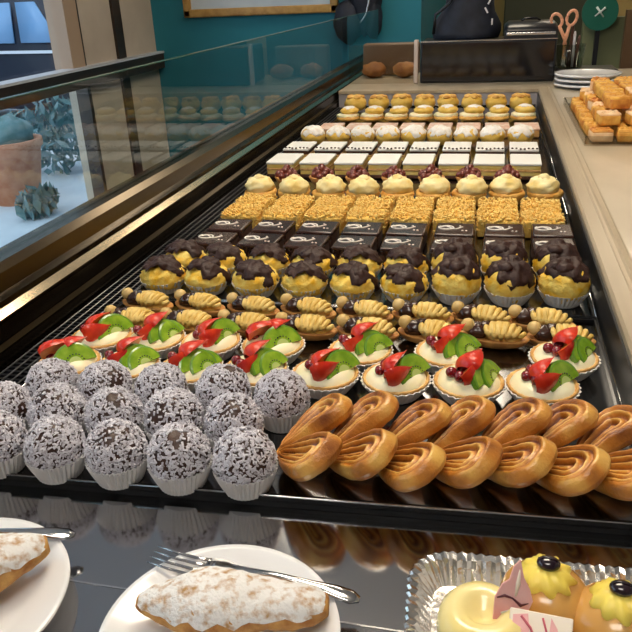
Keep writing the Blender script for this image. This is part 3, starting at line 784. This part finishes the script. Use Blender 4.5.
hg = [make_hedgehog(21), make_hedgehog(22), make_hedgehog(23)]
g = 'hedgehog shaped cream pastries'
row(hg, [(-.456, .800), (-.376, .801), (-.296, .805), (-.217, .808), (-.138, .811), (-.060, .815), (.018, .820), (.096, .825)], 'hedgehog pastry of piped cream with hazelnut nose, front hedgehog row, %s there', 'pastry', g, 0, (-14, -2), (1.04, 1.08))
row(hg, [(-.461, .857), (-.383, .860), (-.305, .860), (-.228, .864), (-.151, .866), (-.074, .868), (.002, .870), (.075, .869)], 'hedgehog pastry of piped cream with hazelnut nose, back hedgehog row, %s there', 'pastry', g, 0, (-14, -2), (1.04, 1.08), (1, 2, 0, 2, 1, 0, 2, 1))

mf = [make_muffin(31, False), make_muffin(32, False), make_muffin(33, False)]
mt_ = [make_muffin(41, True), make_muffin(42, True)]
g = 'yellow muffins topped with chocolate'
row(mf + mt_, [(-.472, .938), (-.402, .940), (-.326, .940), (-.252, .942), (-.180, .946), (-.108, .951), (-.035, .956), (.037, .960), (.109, .966)], 'yellow chocolate-topped muffin in front muffin row by the hedgehogs, %s there', 'muffin', g, 0, (-25, 25), (1.0, 1.04), (0, 1, 2, 0, 1, 2, 3, 4, 3))
row(mf + mt_, [(-.468, 1.016), (-.400, 1.015), (-.328, 1.014), (-.256, 1.016), (-.184, 1.020), (-.113, 1.024), (-.042, 1.029), (.030, 1.034), (.104, 1.041)], 'yellow chocolate-topped muffin in back muffin row against chocolate squares, %s there', 'muffin', g, 0, (-25, 25), (1.0, 1.03), (1, 2, 0, 2, 0, 1, 4, 3, 4))

cs = [make_choc_square()]
g = 'glazed chocolate squares with icing swirls'
row(cs, [(-.449, 1.098), (-.367, 1.099), (-.287, 1.100), (-.207, 1.103), (-.130, 1.107), (-.050, 1.112), (.030, 1.116), (.106, 1.122)], 'dark glazed chocolate square with white swirl, near row of squares, %s there', 'cake', g, 0, (-2, 2))
row(cs, [(-.447, 1.176), (-.366, 1.177), (-.285, 1.178), (-.207, 1.180), (-.130, 1.183), (-.050, 1.188), (.031, 1.192), (.108, 1.198)], 'dark glazed chocolate square with white swirl, far row of squares, %s there', 'cake', g, 0, (-2, 2))
cr = [make_crumble(51), make_crumble(52)]
g = 'golden crumble squares'
X8 = [-.450, -.369, -.289, -.211, -.133, -.056, .020, .096]
row(cr, [(x, 1.262 + .02 * (x + .45)) for x in X8], 'golden crumble-topped square beside chocolate squares, near crumble row, %s there', 'cake', g, 0, (-3, 3), (1, 1.04))
row(cr, [(x, 1.335 + .02 * (x + .45)) for x in X8], 'golden crumble-topped square in far crumble row before cream buns, %s there', 'cake', g, 0, (-3, 3), (1, 1.03), (1, 0, 1, 1, 0, 1, 0, 0))
cb = [make_cream_bun(61), make_cream_bun(62)]
row(cb, [(-.468, 1.432), (-.396, 1.434), (-.322, 1.436), (-.250, 1.439), (-.179, 1.442), (-.108, 1.446), (-.036, 1.452), (.038, 1.458), (.111, 1.466)], 'golden choux bun with pale cream dome, %s in its row', 'bun', 'choux buns with cream domes', 0, (0, 360), (.98, 1.02))
cl = [make_cluster(71), make_cluster(72)]
row(cl, [(-.447, 1.568), (-.366, 1.570), (-.285, 1.573), (-.204, 1.576), (-.122, 1.579), (-.040, 1.582), (.040, 1.586)], 'dark reddish-brown lumpy tartlet in front of white slices, %s in its row', 'tartlet', 'dark lumpy tartlets', .004, (0, 360), (1.2, 1.3))
s1 = [make_slice(.050, False, 1)]; s2 = [make_slice(.048, True, 2)]
X8w = [-.484, -.402, -.321, -.240, -.160, -.080, .0, .080]
row(s1, [(x, 1.69 + .02 * (x + .45)) for x in X8w], 'white-iced layered cream slice in near slice row, %s in that row', 'slice', 'white iced cream slices', 0, (-1.5, 1.5))
row(s2, [(x, 1.84 + .01 * (x + .45)) for x in X8w], 'white-iced slice with chocolate chips in far slice row, %s there', 'slice', 'white iced slices with chips', 0, (-1.5, 1.5))
pb = [make_powder_bun(81), make_powder_bun(82), make_powder_bun(83)]
row(pb, [(-.495, 2.03), (-.423, 2.034), (-.352, 2.036), (-.281, 2.036), (-.209, 2.036), (-.137, 2.036), (-.066, 2.036), (.004, 2.038), (.078, 2.040)], 'sugar-powdered golden bun behind the white slices, %s in its row', 'bun', 'powdered buns', 0, (0, 360), (1.05, 1.15))
ps = [make_pink_slice()]
row(ps, [(-.475 + .082 * i, 2.19) for i in range(8)], 'pinkish glazed slice behind the powdered buns, %s in its row', 'slice', 'pink glazed slices', 0, (-2, 2))
os_ = [make_open_sandwich(91), make_open_sandwich(92)]
row(os_, [(-.470, 2.43), (-.389, 2.43), (-.308, 2.43), (-.227, 2.43), (-.146, 2.43), (-.065, 2.43), (.016, 2.43), (.097, 2.43)], 'cream-filled choux with golden lid near the far end, %s in its row', 'choux', 'cream filled choux', 0, (-20, 20), (1.05, 1.12))
gb = [make_golden_bun(95), make_golden_bun(96)]
row(gb, [(-.478, 2.62), (-.396, 2.63), (-.314, 2.63), (-.233, 2.63), (-.152, 2.63), (-.070, 2.63), (.012, 2.63), (.092, 2.63)], 'golden bun in last row against grey back wall, %s in its row', 'bun', 'golden buns in the last row', 0, (0, 360), (1.05, 1.15))

pm = [make_palmier(k) for k in (101, 102, 103)]
tips = [(-.1765, .538), (-.133, .540), (-.088, .545), (-.043, .551), (.001, .556), (.043, .562), (.0875, .562)]
for i, (x, y) in enumerate(tips):
    pm[i % 3].place((x, y, .0105), (math.radians(rnd.uniform(-2, 2)), math.radians(-33 + rnd.uniform(-2, 2)), math.radians(rnd.uniform(-4, 6))),
        'glazed heart-shaped palmier leaning on its neighbour, %s in the palmier row' % ordn(i, 7), 'pastry', 'palmiers', 1.08)

# ------------------------------------------------------------------ foreground plates
CZ = -.0078
def plate(x, y, r, label):
    mb = MB(); k = r
    mb.lathe([(.0001, .001), (k * .50, .0), (k * .56, .0), (k * .60, .003), (k * .96, .0145), (k, .0165), (k * .995, .0185), (k * .95, .0172), (k * .66, .0066), (k * .58, .0048), (.0001, .0048)], 96)
    return tag(mb.build('dessert_plate', M['porcelain'], None, (x, y, CZ)), label, 'plate', 'dessert plates on the steel counter')
plate(-.163, .334, .084, 'white dessert plate carrying fork and pastry, in front center')
plate(-.374, .323, .089, 'white dessert plate cut by the left edge, with sugared pastry')
def cannolo(x, y, rz, L, r, label, seed):
    t = thing('sugared_pastry', (x, y, CZ + .0085)); t.rotation_euler = (0, 0, math.radians(rz))
    mb = MB(); rings = []; N = 40
    for i in range(N + 1):
        u = .5 - .5 * math.cos(PI * i / N); xx = (u - .5) * L
        rr = r * (math.sin(PI * (.012 + .976 * u)) ** .42) * (.88 + .12 * math.cos(u * 9 + seed))
        ring = []
        for j in range(40):
            a = 2 * PI * j / 40
            k = 1 + .10 * noise.noise(Vector((xx * 60 + seed, math.cos(a) * 1.5, math.sin(a) * 1.5))) + .09 * noise.noise(Vector((xx * 150, math.cos(a) * 4, math.sin(a) * 4 + seed)))
            z = r * .72 + rr * .78 * k * math.sin(a)
            ring.append((xx, rr * 1.05 * k * math.cos(a), max(z, 0)))
        rings.append(ring)
    mb.loft(rings, 0, None, True, True, True); mb.build('pastry_body', M['eclair'], t)
    mb = MB(); rings = []
    for i in range(N + 1):
        u = .5 - .5 * math.cos(PI * i / N); xx = (u - .5) * L * .985
        rr = r * (math.sin(PI * (.012 + .976 * u)) ** .42) * (.88 + .12 * math.cos(u * 9 + seed))
        ring = []
        for j in range(17):
            lo = .20 + .38 * noise.noise(Vector((xx * 90, seed, 0))); hi = PI - .18 + .3 * noise.noise(Vector((xx * 90, seed, 9)))
            a = lo + (hi - lo) * j / 16
            k = 1.015 + .10 * noise.noise(Vector((xx * 60 + seed, math.cos(a) * 1.5, math.sin(a) * 1.5))) + .09 * noise.noise(Vector((xx * 150, math.cos(a) * 4, math.sin(a) * 4 + seed)))
            ring.append((xx, rr * 1.06 * k * math.cos(a), r * .72 + rr * .80 * k * math.sin(a) + .0006))
        rings.append(ring)
    mb.loft(rings, 0, None, False); mb.build('icing_sugar', M['sugar_dust'], t)
    return tag(t, label, 'pastry', 'sugar dusted pastries on plates')
cannolo(-.158, .350, 9, .136, .0255, 'sugar-dusted pastry beside the fork on the center plate', 3)
cannolo(-.368, .336, 41, .128, .0295, 'sugar-dusted pastry on the plate at the left edge', 8)
# fork
def fork(loc, rz, label, L=.165):
    t = thing('fork', loc); t.rotation_euler = (0, math.radians(0), math.radians(rz))
    mb = MB()
    for k in range(4):
        y = (k - 1.5) * .0058
        mb.tube([(0, y, .004), (.018, y, .0012), (.034, y, .0), (.046, y * .95, .0008)], [.0009, .0014, .0016, .002], 6, 0, None, .7)
    mb.build('tine', M['chrome'], t)
    mb = MB(); sec = []
    for (x, w_, z) in ((.044, .0105, .001), (.052, .0108, .002), (.062, .0085, .004), (.072, .004, .006), (.10, .0026, .008), (.13, .0040, .006), (.15, .0066, .003), (.160, .0068, .001), (.166, .003, .000)):
        sec.append([(x, -w_, z), (x, -w_ * .6, z + .0012), (x, w_ * .6, z + .0012), (x, w_, z), (x, w_ * .6, z - .0008), (x, -w_ * .6, z - .0008)])
    mb.loft(sec, 0, None, True, True, True); mb.build('handle', M['chrome'], t)
    return tag(t, label, 'fork', 'steel forks')
fork((-.238, .3905, .0100), -4, 'steel dessert fork lying across the center plate behind the pastry')
fork((-.474, .362, .0110), 14, 'dark dessert fork handle peeking out on the left plate', .1)

# foil tray with cupcakes
t = thing('foil_tray', (.081, .36, CZ)); t.rotation_euler = (0, 0, math.radians(3))
def rr_pts(hx, hy, r, n=14):
    pts = []
    for (sx, sy, a0) in ((1, 1, 0), (-1, 1, PI / 2), (-1, -1, PI), (1, -1, 1.5 * PI)):
        for k in range(n + 1):
            a = a0 + k * PI / 2 / n; pts.append((sx * (hx - r) + r * math.cos(a), sy * (hy - r) + r * math.sin(a)))
    out = []
    for i in range(len(pts)):
        a, b = Vector(pts[i]), Vector(pts[(i + 1) % len(pts)]); m = max(1, int((b - a).length / .0035))
        for k in range(m): out.append(tuple(a.lerp(b, k / m)))
    return out
mb = MB(); base = rr_pts(.117, .081, .030)
def off(pts, d, z, crimp):
    o = []; n = len(pts)
    for i, p in enumerate(pts):
        t_ = Vector(pts[(i + 1) % n]) - Vector(pts[i - 1]); nn = Vector((t_.y, -t_.x)).normalized()
        k = crimp * (1 if i % 2 else -1) + crimp * 1.6 * noise.noise(Vector((i * .9, z * 300, 0)))
        o.append((p[0] + nn.x * (d + k), p[1] + nn.y * (d + k), z + crimp * .7 * noise.noise(Vector((i * .7, 4, d * 100)))))
    return o
rings = [off(base, -.02, .0012, 0), off(base, -.016, .0015, .0002), off(base, -.008, .013, .0010), off(base, -.005, .0185, .0012), off(base, .0, .0205, .0011), off(base, .002, .019, .0008)]
mb.loft(rings, 0, None, True, True, False, smooth=False); mb.build('crimped_foil', M['foil'], t)
tag(t, 'crimped silver foil tray holding glazed cakes at lower right', 'foil tray')
BZ = CZ + .0022
def cake_cup(t, r=.029, h=.024): return paper_cup(t, r * .8, r * 1.04, h, M['paper'], 60, .03)
t = thing('lemon_glazed_cake', (.013, .356, BZ)); cake_cup(t, .028, .030)
mb = MB(); mb.lathe([(.0001, .003), (.021, .003), (.0265, .030), (.0001, .030)], 32); mb.build('sponge', M['choc_side'], t)
mb = MB(); prof = [(.0265, .027), (.030, .034), (.029, .041), (.024, .047), (.017, .049), (.011, .046), (.007, .041), (.0001, .039)]
mb.lathe(prof, 40, mod=lambda r, z, a, j: r * (1 + .03 * math.cos(3 * a + 1))); mb.build('yellow_glaze', M['yglaze'], t)
PM = T(.016, .003, .046, 66, 0, 14)
mb = MB(); mb.prism([(-.011, -.004), (.009, -.005), (.015, .006), (.0135, .014), (.010, .022), (.0085, .033), (.004, .029), (.001, .021), (-.004, .018), (-.009, .010)], 0, .0018, 0, PM); o = mb.build('pink_plaque', M['pink'], t)
mb = MB(); mb.tube([(-.008, .010, .0020), (-.003, .011, .0022), (.002, .009, .0022), (.007, .004, .0022), (.012, .005, .0020)], [.0004, .0010, .0006, .0011, .0003], 6, 0, PM); mb.build('brown_swirl', M['darkmark'], o)
mb = MB(); mb.tube([(.004, .010, .0019), (.006, .018, .0021), (.0075, .027, .0019)], [.0006, .0016, .0004], 6, 0, PM, .4); mb.tube([(-.006, .0, .0019), (.002, .001, .0021), (.009, .0, .0019)], [.0005, .0014, .0004], 6, 0, PM, .4); mb.build('pale_streak', M['plaque'], o)
tag(t, 'yellow lemon-glazed ring cake with pink plaque in foil tray', 'cake')
def caramel_cake(x, y, label, seed):
    t = thing('caramel_cake', (x, y, BZ)); cake_cup(t, .029, .022)
    mb = MB(); mb.sphere((0, 0, .027), (.0305, .0305, .0245), 36, 22, amp=.03, fr=2, seed=seed); mb.build('caramel_dome', M['caramel'], t)
    ro = MB(); 
    rings = []
    for (r, z, tw) in ((.0165, .044, 0), (.0175, .048, .1), (.0150, .0525, .25), (.0105, .0560, .4), (.005, .0575, .5)):
        rings.append([(r * (1 + .13 * math.cos(9 * (a + tw))) * math.cos(a), r * (1 + .13 * math.cos(9 * (a + tw))) * math.sin(a), z) for a in [2 * PI * k / 72 for k in range(72)]])
    ro.loft(rings, 0, None, True, True, True); o = ro.build('cream_rosette', M['ycream'], t)
    mb = MB(); mb.sphere((0, 0, .0595), (.0078, .0062, .0044), 18, 12); mb.tube([(-.007, 0, .0632), (-.002, .0006, .0641), (.002, -.0006, .0641), (.007, 0, .0632)], .0006, 6); mb.build('coffee_bean', M['jelly'], o)
    return tag(t, label, 'cake', 'caramel glazed cakes in the foil tray')
caramel_cake(.054, .392, 'caramel domed cake with yellow rosette, behind the lemon cake', 5)
caramel_cake(.098, .378, 'caramel domed cake with yellow rosette at lower right corner', 6)
t = thing('printed_plaque', (.0475, .3445, BZ + .043)); t.rotation_euler = (math.radians(38), 0, math.radians(-4))
mb = MB(); mb.box(-.019, .019, -.014, .014, 0, .0022, b=.0008); mb.build('plaque', M['plaque'], t)
mb = MB(); mb.prism([(-.017, -.013), (-.004, -.013), (-.008, .012), (-.017, .010)], .0022, .0026); mb.prism([(.004, -.013), (.014, -.013), (.010, .006), (.006, .012)], .0022, .0026)
mb.build('pink_print', M['pink'], t)
mb = MB(); mb.tube([(-.012, .010, .0026), (-.006, .004, .0028), (-.002, -.004, .0028), (-.004, -.012, .0026)], .0008, 6); mb.tube([(.001, .011, .0026), (.004, .002, .0028), (.002, -.010, .0026)], .0007, 6); mb.build('red_line', M['plaque_mark'], t)
tag(t, 'small pale rectangular plaque with pink print among the foil tray cakes', 'plaque')
t = thing('plain_cake', (.056, .333, BZ)); cake_cup(t, .026, .022)
mb = MB(); mb.sphere((0, 0, .024), (.0265, .0265, .017), 30, 18, amp=.03, fr=2); mb.build('glazed_top', M['yglaze'], t)
tag(t, 'yellow cake beneath the printed plaque in the foil tray', 'cake')

# ------------------------------------------------------------------ back ledge objects
LZ = .0558
t = thing('black_glass_box', (-.032, 3.06, LZ))
mb = MB(); mb.box(-.25, .25, -.11, .12, .0, .150, b=.006); mb.build('housing', M['black'], t)
mb = MB(); mb.box(-.243, .243, -.1135, -.1105, .008, .143); mb.build('glossy_front', M['black_gloss'], t)
mb = MB(); mb.box(-.25, .25, -.115, -.108, .1502, .153); mb.build('top_trim', M['silver'], t)
tag(t, 'long black glossy box on the beige ledge behind the case', 'box')
t = thing('till_printer', (.122, 3.05, LZ + .1535))
mb = MB(); rings = []
for (y, h) in ((-.10, .028), (-.09, .042), (-.04, .056), (.03, .058), (.09, .04)):
    rings.append([(-.095, y, 0), (-.095, y, h * .8), (-.08, y, h), (.08, y, h), (.095, y, h * .8), (.095, y, 0)])
mb.loft(rings, 0, None, True, True, True); mb.build('housing', M['black'], t)
mb = MB(); mb.box(-.088, .088, -.104, -.099, .012, .022, b=.002); mb.build('silver_bar', M['silver'], t)
mb = MB(); mb.tube([(-.035, -.02, .058), (-.02, -.02, .066), (.02, -.02, .066), (.035, -.02, .058)], .004, 8); mb.build('handle', M['black_gloss'], t)
tag(t, 'black rounded machine with silver bar on right of black box', 'machine')
t = thing('black_bag', (-.118, 3.06, LZ + .1535))
mb = MB()
rings = []
for i in range(12):
    u = i / 11; w_ = .125 * (1 - .42 * u) + .01 * math.sin(u * 9); d = .085 * (1 - .5 * u)
    rings.append([(w_ * math.cos(a) * (1 + .10 * noise.noise(Vector((math.cos(a) * 2, math.sin(a) * 2, u * 4)))) + .02 * u, d * math.sin(a) * (1 + .15 * noise.noise(Vector((math.cos(a) * 2, math.sin(a) * 2, u * 4 + 7)))), u * .26) for a in [2 * PI * k / 36 for k in range(36)]])
mb.loft(rings, 0, None, True, True, True); mb.build('bag_body', M['cloth_black'], t)
mb = MB()
for (x, z, a) in ((.075, .10, 60), (.085, .13, 120), (.07, .155, 45), (.098, .06, 90), (-.03, .235, 70)):
    mb.box(-.011, .011, -.0015, .0015, -.003, .003, 0, T(x, -.07 + .1 * (z - .1), z, 0, a, 0))
mb.build('white_tags', M['pen_w'], t)
mb = MB(); mb.tube([(-.12, -.05, .02), (-.115, -.05, .09), (-.06, -.06, .13), (-.03, -.055, .20)], .006, 8); mb.build('strap', M['black'], t)
tag(t, 'dark navy fabric bag slumped on top of the black box', 'bag')
mb = MB(); mb.box(-.306, -.290, 2.945, 2.965, LZ, .215, b=.003); tag(mb.build('glass_post', M['postpink']), 'pale upright post at left of the black box', 'post')
mb = MB(); mb.box(-.563, -.308, 2.951, 2.957, LZ, .20); tag(mb.build('end_glass', M['clear_tray']), 'low clear end glass between bronze rail and pale post', 'glass screen')
for i, (x, y) in enumerate(((-.365, 3.16), (-.495, 3.17))):
    mb = MB(); mb.sphere((0, 0, .031), (.05, .045, .03), 24, 12, amp=.22, fr=3, seed=i)
    tag(mb.build('bread_loaf', M['tan_item'], None, (x, y, LZ)), 'brown loaf behind end glass, %s post' % ('next to the pale' if i == 0 else 'farther from the pale'), 'bread', 'loaves behind the end glass')

mb = MB(); mb.box(-.555, -.315, 3.24, 3.30, LZ, .185, b=.01); tag(mb.build('dark_crate', M['brown_post']), 'dark brown wooden box behind the loaves on the ledge', 'box')
# plates stack, cup, scissors
for i in range(3):
    mb = MB(); k = .112; z = .055 + i * .0165
    mb.lathe([(.0001, .0), (k * .6, .0), (k * .95, .0075), (k * .99, .009), (k, .0125), (k * .985, .0155), (k * .93, .0145), (k * .62, .006), (.0001, .006)], 64)
    tag(mb.build('white_plate', M['porcelain'], None, (.318, 2.79, z + .001)), 'white plate in the stack on the beige counter, %s of stack' % ('bottom', 'middle', 'top')[i], 'plate', 'stacked white plates')
mb = MB(); mb.box(.226, .440, 2.925, 3.09, .0558, .097, b=.006); tag(mb.build('dark_box', M['black']), 'low dark box behind the plate stack, under the glass cup', 'box')
t = thing('pen_cup', (.272, 3.0, .0973))
mb = MB(); mb.lathe([(.0001, .0), (.045, .0), (.055, .085), (.052, .085), (.042, .004), (.0001, .004)], 40); mb.build('cup', M['cupglass'], t)
tag(t, 'clear glass cup holding scissors and pens behind the plates', 'cup')
t = thing('scissors', (.247, 2.985, .1015)); t.scale = (.85, .85, .80)
mb = MB(); 
def ring_(cx, cz, rx, rz_, tilt):
    pts = []
    for k in range(25):
        a = 2 * PI * k / 24; x, z = rx * math.cos(a), rz_ * math.sin(a); c, s_ = math.cos(tilt), math.sin(tilt)
        pts.append((cx + x * c - z * s_, 0, cz + x * s_ + z * c))
    mb.tube(pts, .0065, 8)
ring_(-.042, .205, .022, .030, .35); ring_(.020, .215, .020, .032, -.2)
mb.tube([(-.028, 0, .178), (-.006, 0, .135), (.004, 0, .10)], [.0075, .008, .006], 8); mb.tube([(.014, 0, .184), (.004, 0, .135), (-.004, 0, .10)], [.0075, .008, .006], 8)
mb.build('handle', M['orange_handle'], t)
mb = MB(); mb.box(-.007, .002, -.002, 0, 0, .11); mb.box(-.002, .009, .0, .002, 0, .11); mb.build('blade', M['chrome'], t)
tag(t, 'scissors with orange handles standing in the glass cup', 'scissors')
pens = [(.275, 3.005, .15, M['pen'], 6, 'dark brown pen in the cup, left of the pale pen', .005), (.292, 3.0, .125, M['pen_w'], 0, 'pale pen in the glass cup with scissors', .005), (.300, 3.01, .11, M['pen'], 9, 'short dark pen at right of the glass cup', .006), (.283, 3.02, .10, M['brown_post'], 4, 'brown stick at the back of the glass cup', .007)]
for (x, y, L, m, a, lab, r) in pens:
    mb = MB(); mb.tube([(0, 0, 0), (0, 0, L * .9), (0, 0, L)], [r, r, r * .5], 10)
    o = mb.build('pen', m, None, (x - .01, y, .1015)); o.rotation_euler = (0, math.radians(a * .6), 0); tag(o, lab, 'pen', 'pens in the cup')

# tray of cakes on the right counter
t = thing('clear_tray', (.345, 2.08, .0552))
mb = MB(); mb.box(-.135, .235, -.32, .30, .0, .004); 
for (a, b, c, d) in ((-.135, .235, -.32, -.316), (-.135, .235, .296, .30), (-.135, -.131, -.316, .296), (.231, .235, -.316, .296)): mb.box(a, b, c, d, .004, .022)
mb.build('tray_body', M['clear_tray'], t)
tag(t, 'clear plastic tray of orange cakes on the beige counter', 'tray')
q = random.Random(5); cm = [M['cake'], M['cake2'], M['cake3'], M['cake']]
cp = []
for k in range(4):
    mb = MB(); mb.box(-.024, .024, -.0255, .0255, 0, .024, b=.005)
    tt = thing('orange_cake_piece'); mb.build('sponge', cm[k], tt)
    mb = MB(); mb.box(-.0235, .0235, -.025, .025, .021, .028, b=.0035)
    for j in range(7): mb.sphere((q.uniform(-.018, .018), q.uniform(-.02, .02), .028), (q.uniform(.003, .006), q.uniform(.003, .006), .003), 8, 5, amp=.3, fr=2, seed=j)
    mb.build('glazed_top', cm[(k + 1) % 4], tt); cp.append(Proto(tt))
rowsn = ['nearest', 'second', 'third', 'fourth', 'fifth', 'sixth', 'seventh', 'farthest']
coln = ('leftmost', 'second from left', 'third from left', 'fourth from left', 'fifth from left')
for lay in range(3):
    for r_ in range(8 - lay):
        for c_ in range((5, 4, 3)[lay]):
            x = .246 + c_ * .060 + lay * .022 + q.uniform(-.004, .004); y = 1.805 + r_ * .068 + lay * .036 + q.uniform(-.003, .003)
            cp[q.randrange(4)].place((x, y, .0596 + lay * .0315), (0, 0, math.radians(q.uniform(-16, 16))),
                'orange glazed cake piece, %s layer of pile, %s row back, %s' % (('bottom', 'middle', 'top')[lay], rowsn[r_], coln[c_]), 'cake', 'orange cake pieces in the clear tray')

# ------------------------------------------------------------------ world & view
wd = bpy.data.worlds.new('world'); bpy.context.scene.world = wd; wd.use_nodes = True
nt = wd.node_tree; bg = nt.nodes['Background']
sky = nt.nodes.new('ShaderNodeTexSky'); sky.sky_type = 'HOSEK_WILKIE'; sky.turbidity = 4; sky.sun_direction = (-.5, -.3, .8)
mixn = nt.nodes.new('ShaderNodeMixRGB'); mixn.inputs[0].default_value = .75; mixn.inputs[2].default_value = (.72, .86, 1.0, 1)
nt.links.new(sky.outputs[0], mixn.inputs[1]); nt.links.new(mixn.outputs[0], bg.inputs['Color'])
bg.inputs['Strength'].default_value = 2.2
sc = bpy.context.scene
sc.view_settings.view_transform = 'Standard'; sc.view_settings.look = 'None'; sc.view_settings.exposure = 0; sc.view_settings.gamma = 1
sc.view_settings.use_curve_mapping = False
sc.cycles.max_bounces = 8; sc.cycles.transparent_max_bounces = 12
